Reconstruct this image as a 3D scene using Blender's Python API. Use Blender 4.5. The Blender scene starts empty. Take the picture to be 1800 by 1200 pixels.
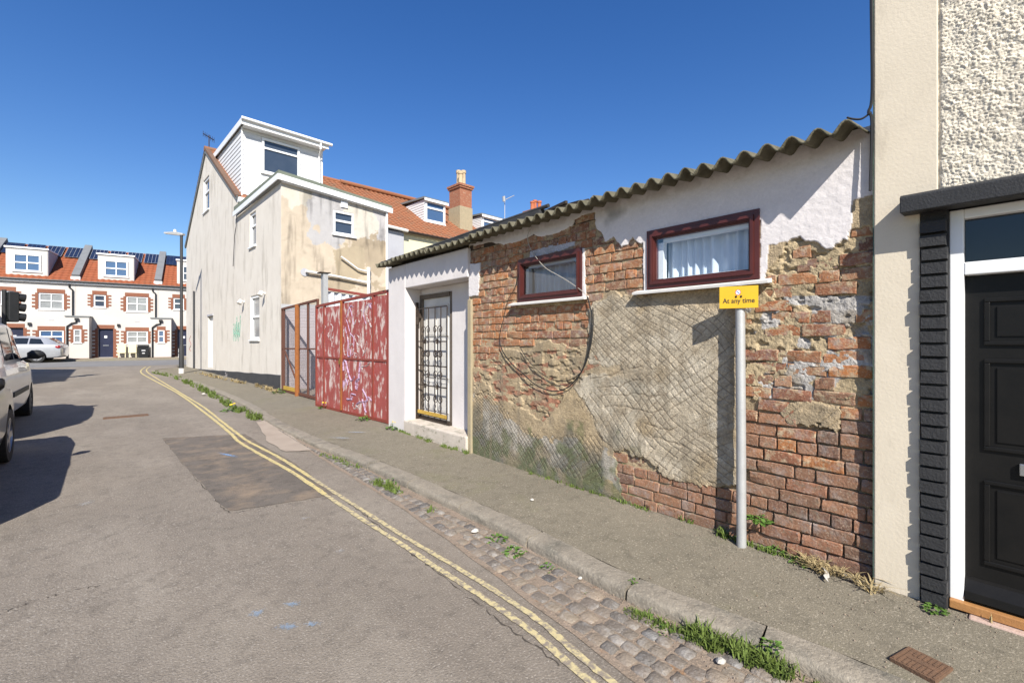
import bpy, bmesh, math, random
import numpy as np
from mathutils import Vector, Matrix
R = math.radians
random.seed(7); RS = np.random.RandomState(11)
SC = bpy.context.scene
COL = SC.collection
# ---------------------------------------------------------------- camera, sky, sun, exposure
CAMZ = 1.52; FPX = 800.0; YAW = math.atan(700/800.0); SA, CA = math.sin(YAW), math.cos(YAW)
cam_d = bpy.data.cameras.new('camera'); cam = bpy.data.objects.new('camera', cam_d); COL.objects.link(cam)
cam.location = (0, 0, CAMZ); cam.rotation_euler = (R(90), 0, -YAW)
cam_d.sensor_width = 36; cam_d.lens = 16; cam_d.clip_start = 0.05; cam_d.clip_end = 2000
SC.camera = cam
SUN_AZ, SUN_EL = R(60), R(39)          # light travels towards +X (cos) and +Y (sin)
world = bpy.data.worlds.new('World'); SC.world = world; world.use_nodes = True
wn = world.node_tree; bg = wn.nodes['Background']
sky = wn.nodes.new('ShaderNodeTexSky'); sky.sky_type = 'NISHITA'; sky.sun_disc = False
sky.sun_elevation = SUN_EL
sky.sun_rotation = math.atan2(-math.cos(SUN_AZ), -math.sin(SUN_AZ))
sky.altitude = 0; sky.air_density = 1.15; sky.dust_density = 0.35; sky.ozone_density = 3.0
hsv = wn.nodes.new('ShaderNodeHueSaturation'); hsv.inputs['Saturation'].default_value = 1.32; hsv.inputs['Hue'].default_value = .514
wn.links.new(sky.outputs[0], hsv.inputs['Color']); wn.links.new(hsv.outputs[0], bg.inputs[0]); bg.inputs[1].default_value = 0.086
sun_d = bpy.data.lights.new('sun', 'SUN'); sun_d.energy = 5.0; sun_d.angle = R(0.53); sun_d.color = (1, .955, .88)
sun = bpy.data.objects.new('sun', sun_d); COL.objects.link(sun)
LD = Vector((math.cos(SUN_EL)*math.cos(SUN_AZ), math.cos(SUN_EL)*math.sin(SUN_AZ), -math.sin(SUN_EL)))
sun.rotation_euler = LD.to_track_quat('-Z', 'Y').to_euler(); sun.location = (-5, -8, 12)
SC.view_settings.view_transform = 'Standard'; SC.view_settings.look = 'None'
SC.view_settings.gamma = 1; SC.view_settings.use_curve_mapping = False
SC.view_settings.exposure = 0.75
SC.render.engine = 'CYCLES'

# ---------------------------------------------------------------- measuring: photo pixel -> place
def g(y): return 0.0105*min(max(0.0, y-3.0), 60.0)         # the street climbs gently away
def ray(x, y):
    t = (x-900)/FPX
    return (SA+CA*t, CA-SA*t, -(y-600)/FPX)
def gp(x, y, off=0.0):                                      # where that pixel meets the ground
    r = ray(x, y); lo, hi = .1, 300.0
    for _ in range(50):
        m = (lo+hi)/2
        if CAMZ+r[2]*m > g(r[1]*m)+off: lo = m
        else: hi = m
    return Vector((r[0]*m, r[1]*m, CAMZ+r[2]*m))
def wx(x, y, X):                                            # where it meets a wall X = const
    r = ray(x, y); m = X/r[0]
    return (r[1]*m, CAMZ+r[2]*m)

# ---------------------------------------------------------------- naming helpers
def tag(o, label=None, cat=None, group=None, kind=None):
    if label: o['label'] = label
    if cat: o['category'] = cat
    if group: o['group'] = group
    if kind: o['kind'] = kind
    return o
def link(o, parent=None):
    COL.objects.link(o)
    if parent is not None: o.parent = parent
    return o
def empty(name, loc=(0, 0, 0), rz=0.0, label=None, cat=None, group=None):
    o = bpy.data.objects.new(name, None); o.empty_display_size = .1
    o.location = loc; o.rotation_euler = (0, 0, rz); COL.objects.link(o)
    return tag(o, label, cat, group)
def copy_tree(o, parent=None):
    c = o.copy(); COL.objects.link(c); c.parent = parent
    for ch in list(o.children): copy_tree(ch, c)
    return c

class MB:
    """collects faces; build() links them as one mesh object"""
    def __init__(s): s.v = []; s.f = []; s.m = []; s.mi = 0
    def add(s, vs, fs):
        b = len(s.v); s.v += [tuple(v) for v in vs]
        for f in fs: s.f.append(tuple(i+b for i in f)); s.m.append(s.mi)
        return s
    def box(s, x0, x1, y0, y1, z0, z1):
        if x0 > x1: x0, x1 = x1, x0
        if y0 > y1: y0, y1 = y1, y0
        if z0 > z1: z0, z1 = z1, z0
        vs = [(x0,y0,z0),(x1,y0,z0),(x1,y1,z0),(x0,y1,z0),(x0,y0,z1),(x1,y0,z1),(x1,y1,z1),(x0,y1,z1)]
        return s.add(vs, [(0,3,2,1),(4,5,6,7),(0,1,5,4),(1,2,6,5),(2,3,7,6),(3,0,4,7)])
    def quad(s, a, b, c, d): return s.add([a,b,c,d], [(0,1,2,3)])
    def poly(s, pts): return s.add(pts, [tuple(range(len(pts)))])
    def prism(s, pts, ext):
        n = len(pts); e = Vector(ext); p = [Vector(q) for q in pts]
        vs = p+[q+e for q in p]
        fs = [tuple(range(n))[::-1], tuple(range(n, 2*n))]+[(i, (i+1) % n, n+(i+1) % n, n+i) for i in range(n)]
        return s.add(vs, fs)
    def beam(s, a, b, w, h, up=(0, 0, 1)):
        a = Vector(a); b = Vector(b); d = (b-a).normalized(); u = Vector(up)
        if abs(d.dot(u)) > .98: u = Vector((1, 0, 0))
        sd = d.cross(u).normalized(); u = sd.cross(d)
        c = [a+sd*w/2*i+u*h/2*j for i, j in ((-1,-1),(1,-1),(1,1),(-1,1))]
        return s.prism(c, b-a)
    def tube(s, pts, r, n=8, cap=True):
        pts = [Vector(p) for p in pts]; rs = r if isinstance(r, (list, tuple)) else [r]*len(pts)
        vs = []; prev = None
        for i, p in enumerate(pts):
            d = (pts[min(i+1, len(pts)-1)]-pts[max(i-1, 0)])
            d = d.normalized() if d.length > 1e-9 else Vector((0, 0, 1))
            if prev is None:
                u = Vector((0, 0, 1)) if abs(d.z) < .9 else Vector((1, 0, 0))
            else: u = prev
            sd = d.cross(u)
            if sd.length < 1e-6: sd = d.cross(Vector((.3, .8, .5)))
            sd.normalize(); u = sd.cross(d).normalized(); prev = u
            for k in range(n):
                a = 2*math.pi*k/n; vs.append(p+(sd*math.cos(a)+u*math.sin(a))*rs[i])
        fs = [(i*n+k, i*n+(k+1) % n, (i+1)*n+(k+1) % n, (i+1)*n+k) for i in range(len(pts)-1) for k in range(n)]
        if cap: fs += [tuple(range(n))[::-1], tuple(range((len(pts)-1)*n, len(pts)*n))]
        return s.add(vs, fs)
    def lathe(s, prof, c=(0, 0, 0), n=20, axis='z'):
        vs = []
        for r, h in prof:
            for k in range(n):
                a = 2*math.pi*k/n; x, y = r*math.cos(a), r*math.sin(a)
                vs.append((c[0]+x, c[1]+y, c[2]+h) if axis == 'z' else (c[0]+h, c[1]+x, c[2]+y))
        m = len(prof)
        fs = [(i*n+k, i*n+(k+1) % n, (i+1)*n+(k+1) % n, (i+1)*n+k) for i in range(m-1) for k in range(n)]
        fs += [tuple(range(n))[::-1], tuple(range((m-1)*n, m*n))]
        return s.add(vs, fs)
    def mesh(s, name, mats, smooth=False):
        me = bpy.data.meshes.new(name); me.from_pydata(s.v, [], s.f)
        for m in (mats if isinstance(mats, (list, tuple)) else [mats]): me.materials.append(MAT[m])
        me.polygons.foreach_set('material_index', s.m)
        if smooth: me.polygons.foreach_set('use_smooth', [True]*len(s.f))
        bm = bmesh.new(); bm.from_mesh(me); bmesh.ops.recalc_face_normals(bm, faces=bm.faces); bm.to_mesh(me); bm.free()
        me.update(); return me
    def build(s, name, mats, parent=None, smooth=False, bevel=0, loc=None, rot=None):
        o = bpy.data.objects.new(name, s.mesh(name, mats, smooth)); link(o, parent)
        if loc is not None: o.location = loc
        if rot is not None: o.rotation_euler = rot
        if bevel:
            b = o.modifiers.new('bevel', 'BEVEL'); b.width = bevel; b.segments = 2; b.limit_method = 'ANGLE'
        if smooth:
            pass
        return o
def smooth_angle(o, ang=35):
    me = o.data
    me.polygons.foreach_set('use_smooth', [True]*len(me.polygons))
    me.set_sharp_from_angle(angle=R(ang))
    return o

# ---------------------------------------------------------------- numpy noise
def _hash(ix, iy, seed):
    h = (ix.astype(np.int64)*374761393+iy.astype(np.int64)*668265263+seed*982451653) & 0x7fffffff
    h = ((h ^ (h >> 13))*1274126177) & 0x7fffffff
    return ((h ^ (h >> 16)) & 0xffff)/65535.0
def vnoise(x, y, seed=0):
    x0 = np.floor(x); y0 = np.floor(y); fx = x-x0; fy = y-y0
    fx = fx*fx*(3-2*fx); fy = fy*fy*(3-2*fy)
    a = _hash(x0, y0, seed); b = _hash(x0+1, y0, seed); c = _hash(x0, y0+1, seed); d = _hash(x0+1, y0+1, seed)
    return (a*(1-fx)+b*fx)*(1-fy)+(c*(1-fx)+d*fx)*fy
def fbm(x, y, octv=4, seed=0):
    t = 0; a = .5; n = 0
    for i in range(octv):
        t = t+a*vnoise(x*2**i, y*2**i, seed+i*17); n += a; a *= .5
    return t/n
def worley(x, y, seed=0):
    x0 = np.floor(x); y0 = np.floor(y); best = np.full(x.shape, 9.0)
    for i in (-1, 0, 1):
        for j in (-1, 0, 1):
            px = x0+i+_hash(x0+i, y0+j, seed); py = y0+j+_hash(x0+i, y0+j, seed+5)
            best = np.minimum(best, (x-px)**2+(y-py)**2)
    return np.sqrt(best)
def inpoly(px, py, poly):
    c = np.zeros(px.shape, bool); n = len(poly); j = n-1
    for i in range(n):
        xi, yi = poly[i]; xj, yj = poly[j]
        k = ((yi > py) != (yj > py)) & (px < (xj-xi)*(py-yi)/(yj-yi+1e-12)+xi)
        c ^= k; j = i
    return c
def sst(a, b, x):
    t = np.clip((x-a)/(b-a), 0, 1); return t*t*(3-2*t)

# ---------------------------------------------------------------- materials
MAT = {}
def lin(h):
    h = h.lstrip('#'); return tuple(((int(h[i:i+2], 16)/255+.055)/1.055)**2.4 if int(h[i:i+2], 16) > 10 else int(h[i:i+2], 16)/255/12.92 for i in (0, 2, 4))
def pm(name, base, dark=None, scale=3.0, rough=.85, bump=.2, bscale=60.0, metal=0.0, spec=.35, mottle=.5,
       speck=None, speck_scale=300.0, speck_amt=.5, obj_rand=None, stain=None, stain_scale=(1, 1, 1), stain_pos=(.5, .7), coat=0.0):
    """procedural material: base mottled with dark by noise, optional fine speckle, stains with a shape of their own, bump"""
    m = bpy.data.materials.new(name); m.use_nodes = True; MAT[name] = m
    nt = m.node_tree; N = nt.nodes; L = nt.links; b = N['Principled BSDF']
    geo = N.new('ShaderNodeNewGeometry')
    def noise(sc, det=4, rgh=.55, vec=None):
        n = N.new('ShaderNodeTexNoise'); n.inputs['Scale'].default_value = sc; n.inputs['Detail'].default_value = det
        n.inputs['Roughness'].default_value = rgh; L.new(vec or geo.outputs['Position'], n.inputs['Vector']); return n
    def ramp(src, p0, p1):
        r = N.new('ShaderNodeMapRange'); r.inputs['From Min'].default_value = p0; r.inputs['From Max'].default_value = p1
        L.new(src, r.inputs['Value']); return r.outputs[0]
    def mix(f, a, bb):
        x = N.new('ShaderNodeMix'); x.data_type = 'RGBA'
        if isinstance(f, float): x.inputs[0].default_value = f
        else: L.new(f, x.inputs[0])
        for i, c in ((6, a), (7, bb)):
            if isinstance(c, tuple): x.inputs[i].default_value = (*c[:3], 1)
            else: L.new(c, x.inputs[i])
        return x.outputs[2]
    dark = dark or tuple(c*.7 for c in base)
    col = tuple(base)
    if obj_rand:
        oi = N.new('ShaderNodeObjectInfo'); cr = N.new('ShaderNodeValToRGB'); cr.color_ramp.interpolation = 'LINEAR'
        els = cr.color_ramp.elements
        while len(els) < len(obj_rand): els.new(.5)
        for i, c in enumerate(obj_rand): els[i].position = i/(len(obj_rand)-1); els[i].color = (*c, 1)
        L.new(oi.outputs['Random'], cr.inputs[0]); col = cr.outputs[0]
    n1 = noise(scale, 5, .6)
    f = ramp(n1.outputs['Fac'], .5-.5*mottle*.6, .5+.5*mottle*.9)
    if obj_rand:
        dk = N.new('ShaderNodeMix'); dk.data_type = 'RGBA'; dk.blend_type = 'MULTIPLY'; L.new(f, dk.inputs[0]); L.new(col, dk.inputs[6]); dk.inputs[7].default_value = (*dark, 1); col = dk.outputs[2]
    else: col = mix(f, col, tuple(dark))
    if stain:
        mp = N.new('ShaderNodeMapping'); mp.inputs['Scale'].default_value = stain_scale; L.new(geo.outputs['Position'], mp.inputs[0])
        n3 = noise(1.0, 6, .65, mp.outputs[0]); col = mix(ramp(n3.outputs['Fac'], *stain_pos), col, tuple(stain))
    if speck:
        n6 = noise(9.0, 5, .7); col = mix(ramp(n6.outputs['Fac'], .50, .88), col, tuple(c*.58 for c in dark))
        n2 = noise(speck_scale, 2, .6); ff = ramp(n2.outputs['Fac'], .56, .70)
        k = N.new('ShaderNodeMath'); k.operation = 'MULTIPLY'; L.new(ff, k.inputs[0]); k.inputs[1].default_value = speck_amt
        col = mix(k.outputs[0], col, tuple(speck))
        n5 = noise(speck_scale*.43, 3, .7); f5 = ramp(n5.outputs['Fac'], .40, .30)
        k2 = N.new('ShaderNodeMath'); k2.operation = 'MULTIPLY'; L.new(f5, k2.inputs[0]); k2.inputs[1].default_value = speck_amt*.8
        col = mix(k2.outputs[0], col, tuple(c*.55 for c in dark))
    if isinstance(col, tuple): b.inputs['Base Color'].default_value = (*col, 1)
    else: L.new(col, b.inputs['Base Color'])
    b.inputs['Roughness'].default_value = rough; b.inputs['Metallic'].default_value = metal
    b.inputs['Specular IOR Level'].default_value = spec; b.inputs['Coat Weight'].default_value = coat; b.inputs['Coat Roughness'].default_value = .05
    if bump:
        n4 = noise(bscale, 4, .6); bp = N.new('ShaderNodeBump'); bp.inputs['Strength'].default_value = bump; bp.inputs['Distance'].default_value = .01
        L.new(n4.outputs['Fac'], bp.inputs['Height']); L.new(bp.outputs[0], b.inputs['Normal'])
    return m
def vcol_mat(name, rough=.9, bump=.35, bscale=180.0, var=.12):
    m = pm(name, (.5, .5, .5), rough=rough, bump=bump, bscale=bscale); nt = m.node_tree; N = nt.nodes; L = nt.links
    at = N.new('ShaderNodeAttribute'); at.attribute_name = 'Col'
    geo = N.new('ShaderNodeNewGeometry'); n = N.new('ShaderNodeTexNoise'); n.inputs['Scale'].default_value = 62; n.inputs['Detail'].default_value = 6; n.inputs['Roughness'].default_value = .75
    L.new(geo.outputs['Position'], n.inputs['Vector'])
    mr = N.new('ShaderNodeMapRange'); mr.inputs['From Min'].default_value = .3; mr.inputs['From Max'].default_value = .7
    mr.inputs['To Min'].default_value = 1-var*1.6; mr.inputs['To Max'].default_value = 1+var
    L.new(n.outputs['Fac'], mr.inputs['Value'])
    mx = N.new('ShaderNodeVectorMath'); mx.operation = 'SCALE'; L.new(at.outputs['Color'], mx.inputs[0]); L.new(mr.outputs[0], mx.inputs['Scale'])
    L.new(mx.outputs[0], N['Principled BSDF'].inputs['Base Color'])
    mr.inputs['To Min'].default_value = 1-var*1.6; al = N.new('ShaderNodeMix'); al.data_type = 'FLOAT'; L.new(at.outputs['Alpha'], al.inputs[0]); al.inputs[2].default_value = 1.0; L.new(mr.outputs[0], al.inputs[3]); L.new(al.outputs[0], mx.inputs['Scale'])
    for q in N:
        if q.type == 'BUMP':
            k = N.new('ShaderNodeMath'); k.operation = 'MULTIPLY'; L.new(at.outputs['Alpha'], k.inputs[0]); k.inputs[1].default_value = bump; L.new(k.outputs[0], q.inputs['Strength'])
    return m
def thin_paint(name, base, lo=.42, hi=.60, sc=16.0):
    m = pm(name, base, scale=20, rough=.75, bump=0); nt = m.node_tree; N = nt.nodes; L = nt.links; geo = N.new('ShaderNodeNewGeometry')
    n = N.new('ShaderNodeTexNoise'); n.inputs['Scale'].default_value = sc; n.inputs['Detail'].default_value = 5; n.inputs['Roughness'].default_value = .7; L.new(geo.outputs['Position'], n.inputs['Vector'])
    r = N.new('ShaderNodeMapRange'); r.inputs['From Min'].default_value = lo; r.inputs['From Max'].default_value = hi; r.inputs['To Max'].default_value = .85; L.new(n.outputs['Fac'], r.inputs['Value'])
    L.new(r.outputs[0], N['Principled BSDF'].inputs['Alpha']); return m
def spray_mat(name, base, dens=.5):
    """sparse spray: paint specks with bare ground between them, thinning out to the rim ('fall' attribute)"""
    m = pm(name, base, scale=40, rough=.9, bump=0); nt = m.node_tree; N = nt.nodes; L = nt.links
    at = N.new('ShaderNodeAttribute'); at.attribute_name = 'fall'; geo = N.new('ShaderNodeNewGeometry')
    n = N.new('ShaderNodeTexNoise'); n.inputs['Scale'].default_value = 75; n.inputs['Detail'].default_value = 3; L.new(geo.outputs['Position'], n.inputs['Vector'])
    a = N.new('ShaderNodeMath'); a.operation = 'MULTIPLY_ADD'; L.new(at.outputs['Fac'], a.inputs[0]); a.inputs[1].default_value = .5; L.new(n.outputs['Fac'], a.inputs[2])
    r = N.new('ShaderNodeMapRange'); r.inputs['From Min'].default_value = .62; r.inputs['From Max'].default_value = .95; r.inputs['To Max'].default_value = dens; L.new(a.outputs[0], r.inputs['Value'])
    L.new(r.outputs[0], N['Principled BSDF'].inputs['Alpha']); return m
def glass_mat(name, tint=(.9, .95, 1), rough=.02):
    m = bpy.data.materials.new(name); m.use_nodes = True; MAT[name] = m; b = m.node_tree.nodes['Principled BSDF']
    b.inputs['Base Color'].default_value = (*tint, 1); b.inputs['Roughness'].default_value = rough
    b.inputs['Transmission Weight'].default_value = 1; b.inputs['IOR'].default_value = 1.5; return m
def thin_glass(name, tint=(.93, .97, 1.0), refl=1.0):
    m = bpy.data.materials.new(name); m.use_nodes = True; MAT[name] = m; nt = m.node_tree; N = nt.nodes; L = nt.links
    N.remove(N['Principled BSDF']); out = N['Material Output']
    fr = N.new('ShaderNodeFresnel'); fr.inputs['IOR'].default_value = 1.7
    tr = N.new('ShaderNodeBsdfTransparent'); tr.inputs[0].default_value = (*tint, 1)
    gl = N.new('ShaderNodeBsdfGlossy'); gl.inputs['Roughness'].default_value = .015; gl.inputs[0].default_value = (refl, refl, refl, 1)
    mx = N.new('ShaderNodeMixShader'); L.new(fr.outputs[0], mx.inputs[0]); L.new(tr.outputs[0], mx.inputs[1]); L.new(gl.outputs[0], mx.inputs[2])
    L.new(mx.outputs[0], out.inputs[0]); return m
thin_glass('window_glass')
pm('asphalt', (.208, .176, .141), (.166, .142, .115), scale=1.3, rough=.92, bump=.8, bscale=85, speck=(.40, .36, .31), speck_scale=80, speck_amt=.62, mottle=.8, stain=(.26, .225, .182), stain_scale=(1.1, .40, 1), stain_pos=(.46, .70))
pm('asphalt_patch', (.150, .128, .106), (.088, .076, .064), scale=3, rough=.88, bump=.7, bscale=85, speck=(.24, .20, .16), speck_scale=105, speck_amt=.35, mottle=.9, stain=(.27, .20, .135), stain_scale=(2.4, 2.8, 1), stain_pos=(.48, .76))
pm('pavement_tar', (.192, .167, .123), (.140, .123, .090), scale=1.7, rough=.95, bump=.55, bscale=120, speck=(.42, .37, .29), speck_scale=80, speck_amt=.6, mottle=.9, stain=(.155, .146, .082), stain_scale=(1.3, 1.1, 1), stain_pos=(.56, .76))
pm('far_road', (.19, .185, .18), (.16, .155, .15), scale=.6, rough=.9, bump=.2, bscale=150, mottle=.6)
pm('earth', (.16, .14, .10), (.10, .09, .06), scale=.8, bump=.4, bscale=30)
pm('kerb_stone', (.27, .235, .185), (.165, .145, .115), scale=7, rough=.9, bump=.9, bscale=45, speck=(.40, .35, .28), speck_scale=80, mottle=.9, stain=(.11, .105, .085), stain_scale=(3, 3, 12), stain_pos=(.52, .72))
pm('gutter_grit', (.27, .21, .16), (.19, .15, .11), scale=9, rough=.95, bump=.9, bscale=80, speck=(.42, .31, .22), speck_scale=80, speck_amt=.7, mottle=.9, stain=(.25, .14, .07), stain_scale=(6, 6, 1), stain_pos=(.6, .72))
pm('sett', (.2, .19, .18), (.72, .70, .66), scale=14, rough=.62, bump=.8, bscale=60, speck=(.34, .30, .26), speck_scale=85, speck_amt=.35, obj_rand=[(.25, .205, .155), (.14, .125, .11), (.28, .225, .17), (.09, .086, .084), (.22, .185, .15), (.17, .14, .115)], mottle=.8, spec=.5)
pm('concrete_pad', (.36, .30, .24), (.27, .22, .175), scale=4, bump=.5, bscale=80, mottle=.8)
pm('yellow_paint', (.58, .47, .185), (.44, .37, .20), scale=22, rough=.75, bump=.4, bscale=150, mottle=.9, stain=(.25, .215, .16), stain_scale=(24, 24, 1), stain_pos=(.50, .62))
pm('yellow_paint_old', (.55, .46, .24), (.40, .34, .20), scale=22, rough=.8, bump=.4, bscale=150, mottle=1, stain=(.23, .195, .155), stain_scale=(26, 26, 1), stain_pos=(.46, .58))
spray_mat('blue_spray', (.22, .38, .62), .75); spray_mat('blue_spray_thin', (.28, .38, .50), .55)
spray_mat('pale_scuff', (.42, .40, .37), .5)
pm('iron_cover', (.20, .115, .07), (.10, .065, .045), scale=30, rough=.8, bump=.4, bscale=120, metal=.3, mottle=1)
pm('grass', (.125, .165, .03), (.06, .10, .02), scale=25, rough=.7, bump=0, obj_rand=None, mottle=1)
pm('leaf', (.10, .185, .03), (.055, .105, .02), scale=20, rough=.55, bump=.1, mottle=1)
pm('dry_grass', (.36, .28, .14), (.24, .18, .09), scale=20, rough=.8, bump=0, mottle=1)
pm('dandelion', (.75, .55, .02), rough=.7, bump=0)
pm('litter_white', (.50, .47, .42), rough=.8, bump=.2)

# ---------------------------------------------------------------- ground, road, pavements
def sheet(name, pts_grid, mat, kind='structure', label=None, cat=None, smooth=True):
    n, m = len(pts_grid), len(pts_grid[0]); mb = MB()
    mb.add([p for row in pts_grid for p in row], [(i*m+j, i*m+j+1, (i+1)*m+j+1, (i+1)*m+j) for i in range(n-1) for j in range(m-1)])
    o = mb.build(name, mat, smooth=smooth); return tag(o, label, cat, kind=kind)
ys_far = [-300, -20, 3, 63, 400]
sheet('ground', [[(x, y, g(y)-.03) for x in (-400, 400)] for y in ys_far], 'earth', label='flat earth reaching out to the horizon round the street', cat='ground')
def cat_rom(P, k=8):
    P = [Vector(p) for p in P]; out = []
    for i in range(len(P)-1):
        a, b, c, d = P[max(i-1, 0)], P[i], P[i+1], P[min(i+2, len(P)-1)]
        for j in range(k):
            t = j/k; out.append(.5*((2*b)+(c-a)*t+(2*a-5*b+4*c-d)*t*t+(3*b-a-3*c+d)*t**3))
    return out+[P[-1]]
KERB = [(2.42, -5), (2.39, -1.5), (2.37, .5), (2.33, .9), (2.25, 1.56), (2.26, 2.0), (2.29, 2.6), (2.28, 3.4), (2.22, 5.2), (2.12, 6.5), (2.07, 8.7), (2.15, 11.5), (2.08, 14.5), (1.86, 18.5), (1.36, 23.2), (1.18, 24.6), (1.42, 25.7), (2.2, 26.35), (4.5, 26.5), (14, 25.9), (40, 23)]
KP = cat_rom([(x, y, 0) for x, y in KERB], 8)
def kerb_x(y):
    for a, b in zip(KP, KP[1:]):
        if a.y <= y <= b.y and b.y > a.y: return a.x+(b.x-a.x)*(y-a.y)/(b.y-a.y)
    return 2.3
# carriageway: one sheet up to the kerb line and across the junction
ys = [-60, -20, -5, -2, 0, 1, 2, 3, 4, 5, 6, 7, 8, 10, 12, 14, 17, 20, 23, 26, 30, 34, 38.2]
sheet('road', [[(x, y, g(y)) for x in (-60, -12, -6, -3, -1, 1, 3.2, 8, 16, 60)] for y in ys], 'asphalt', label='worn grey brown asphalt street with dusty surface', cat='road')
# resurfaced cross street along the terrace, a strip 4 mm above
sheet('cross_street', [[(x, y0-.1405*(x), g(y0-.1405*x)+.004) for x in np.linspace(-30, 30, 25)] for y0 in (30.2, 32, 34, 36.6)], 'far_road', label='smoother grey cross street in front of the white terrace', cat='road')
# far pavement before the terrace
sheet('far_pavement', [[(x, y0-.1405*x, g(y0-.1405*x)+z) for x in np.linspace(-30, 30, 25)] for y0, z in ((36.6, .0), (36.6, .09), (39.05, .10))], 'pavement_tar', label='narrow pavement along the foot of the white terrace', cat='pavement')
# gutter bed (mortar and grit between the setts)
def sett_left(y):
    T = [(-4, 1.72), (.3, 1.72), (1.14, 1.78), (1.63, 1.83), (2.9, 1.95), (3.9, 2.0), (5.4, 2.01), (7.2, 2.03), (8.6, 2.05)]
    for (a, xa), (b, xb) in zip(T, T[1:]):
        if a <= y <= b: return xa+(xb-xa)*(y-a)/(b-a)
    return kerb_x(y)-.1
gy = np.linspace(-3, 8.4, 66)
gutter = sheet('cobbled_gutter', [[(sett_left(y)-.035+(kerb_x(y)+.02-sett_left(y)+.035)*u+.006*math.sin(y*9+u*3), y, g(y)+.005) for u in np.linspace(0, 1, 6)] for y in gy], 'gutter_grit', label='strip of worn stone setts in gritty joints beside the kerb', cat='gutter')
# setts: shared variants
def sett_mesh(i):
    rs = random.Random(100+i); mb = MB(); nx, ny = 4, 4; vs = []
    for a in range(nx):
        for b in range(ny):
            u, v = a/(nx-1)-.5, b/(ny-1)-.5; e = max(abs(u), abs(v))
            k = 1-.10*(abs(u*v)*4)
            vs.append((u*k+rs.uniform(-.03, .03), v*k+rs.uniform(-.03, .03), (1.0 if e < .4 else .35)+rs.uniform(-.18, .18)))
    fs = [(a*ny+b, (a+1)*ny+b, (a+1)*ny+b+1, a*ny+b+1) for a in range(nx-1) for b in range(ny-1)]
    rim = [a*ny for a in range(nx)]+[(nx-1)*ny+b for b in range(1, ny)]+[a*ny+ny-1 for a in range(nx-2, -1, -1)]+[b for b in range(ny-2, 0, -1)]
    base = len(vs); vs += [(vs[r][0]*1.06, vs[r][1]*1.06, -1.2) for r in rim]; n = len(rim)
    fs += [(rim[k], base+k, base+(k+1) % n, rim[(k+1) % n]) for k in range(n)]
    mb.add(vs, fs); return mb.mesh('sett', 'sett', smooth=True)
SETTS = [sett_mesh(i) for i in range(9)]
y = -2.9; ns = 0; far = MB(); row = 0
sett_place = []
while y < 8.2:
    ln = random.uniform(.088, .118)
    xl = sett_left(y); xr = kerb_x(y)-.05-.03*math.sin(y*2.1)
    w = xr-xl; n = max(2, int(round(w/.086))); x = xl
    for k in range(n):
        ww = w/n*random.uniform(.9, 1.08)
        sett_place.append((xl+(k+.5)*w/n, y+.02*(k % 2)+random.uniform(-.012, .012), ww, ln, random.uniform(-.06, .06)))
    y += ln; row += 1
sett_place.sort(key=lambda s: abs(s[1]-1.2))
for i, (x, yy, w, ln, a) in enumerate(sett_place):
    if random.random() < (.06 if yy > 2.4 else .03): continue
    if i < 296:
        o = bpy.data.objects.new('sett', random.choice(SETTS)); link(o, gutter)
        o.location = (x, yy, g(yy)+.006); o.scale = (w*random.uniform(.80, .93), ln*random.uniform(.80, .93), random.uniform(.006, .018)); o.rotation_euler = (random.uniform(-.07, .07), random.uniform(-.08, .08), a*1.6)
    else:
        h = random.uniform(.012, .022); far.add([(x-w*.45, yy-ln*.44, g(yy)), (x+w*.45, yy-ln*.44, g(yy)), (x+w*.45, yy+ln*.44, g(yy)), (x-w*.45, yy+ln*.44, g(yy)), (x-w*.36, yy-ln*.36, g(yy)+h), (x+w*.36, yy-ln*.36, g(yy)+h), (x+w*.36, yy+ln*.36, g(yy)+h), (x-w*.36, yy+ln*.36, g(yy)+h)], [(4, 5, 6, 7), (0, 1, 5, 4), (1, 2, 6, 5), (2, 3, 7, 6), (3, 0, 4, 7)])
if far.v: tag(far.build('far_setts', 'sett', gutter), kind='stuff')
# kerb stones
KW = .17
def kerb_h(y): return .074 if y < 5 else (.074-.03*min(1, (y-5)/3.5) if y < 10 else .05)
kerb = tag(empty('kerb'), 'line of long worn stone kerbs edging the right pavement', 'kerb', kind='structure')
joints = [-4, -2.6, -1.2, -.1, .86, 1.565, 2.45, 3.32, 4.2, 5.1, 6.1, 7.1, 8.1, 9.1, 10.2, 11.3, 12.5, 13.8, 15.2, 16.6, 18.0, 19.5, 21.0, 22.5]
def kerb_piece(P, off):
    mb = MB(); n = len(P); vs = []
    for i, p in enumerate(P):
        d = (P[min(i+1, n-1)]-P[max(i-1, 0)]).normalized(); nr = Vector((d.y, -d.x, 0))
        z0 = g(p.y); h = kerb_h(p.y)+random.uniform(-.004, .004); w = random.uniform(-.006, .006)
        for (o, z) in ((-.004+w, -.05), (0+w, h*.35), (.003-w*.6, h*.72), (.014+w*.5, h*.95), (.032, h+.002), (KW*.6, h+.006), (KW-.008, h+.006), (KW, -.05)):
            q = p+nr*o; vs.append((q.x, q.y, z0+z))
    m = 8; fs = [(i*m+k, i*m+k+1, (i+1)*m+k+1, (i+1)*m+k) for i in range(n-1) for k in range(m-1)]
    fs += [tuple(range(m)), tuple(range((n-1)*m, n*m))[::-1]]; mb.add(vs, fs)
    o = mb.build('kerb_stone', 'kerb_stone', kerb); smooth_angle(o, 50); return o
for a, b in zip(joints, joints[1:]):
    k = 8; kerb_piece([Vector((kerb_x(a+.010+(b-a-.020)*i/k), a+.010+(b-a-.020)*i/k, 0)) for i in range(k+1)], 0)
tailP = [p for p in KP if p.y > 22.5 or p.x > 1.9 and p.y > 20]
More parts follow.
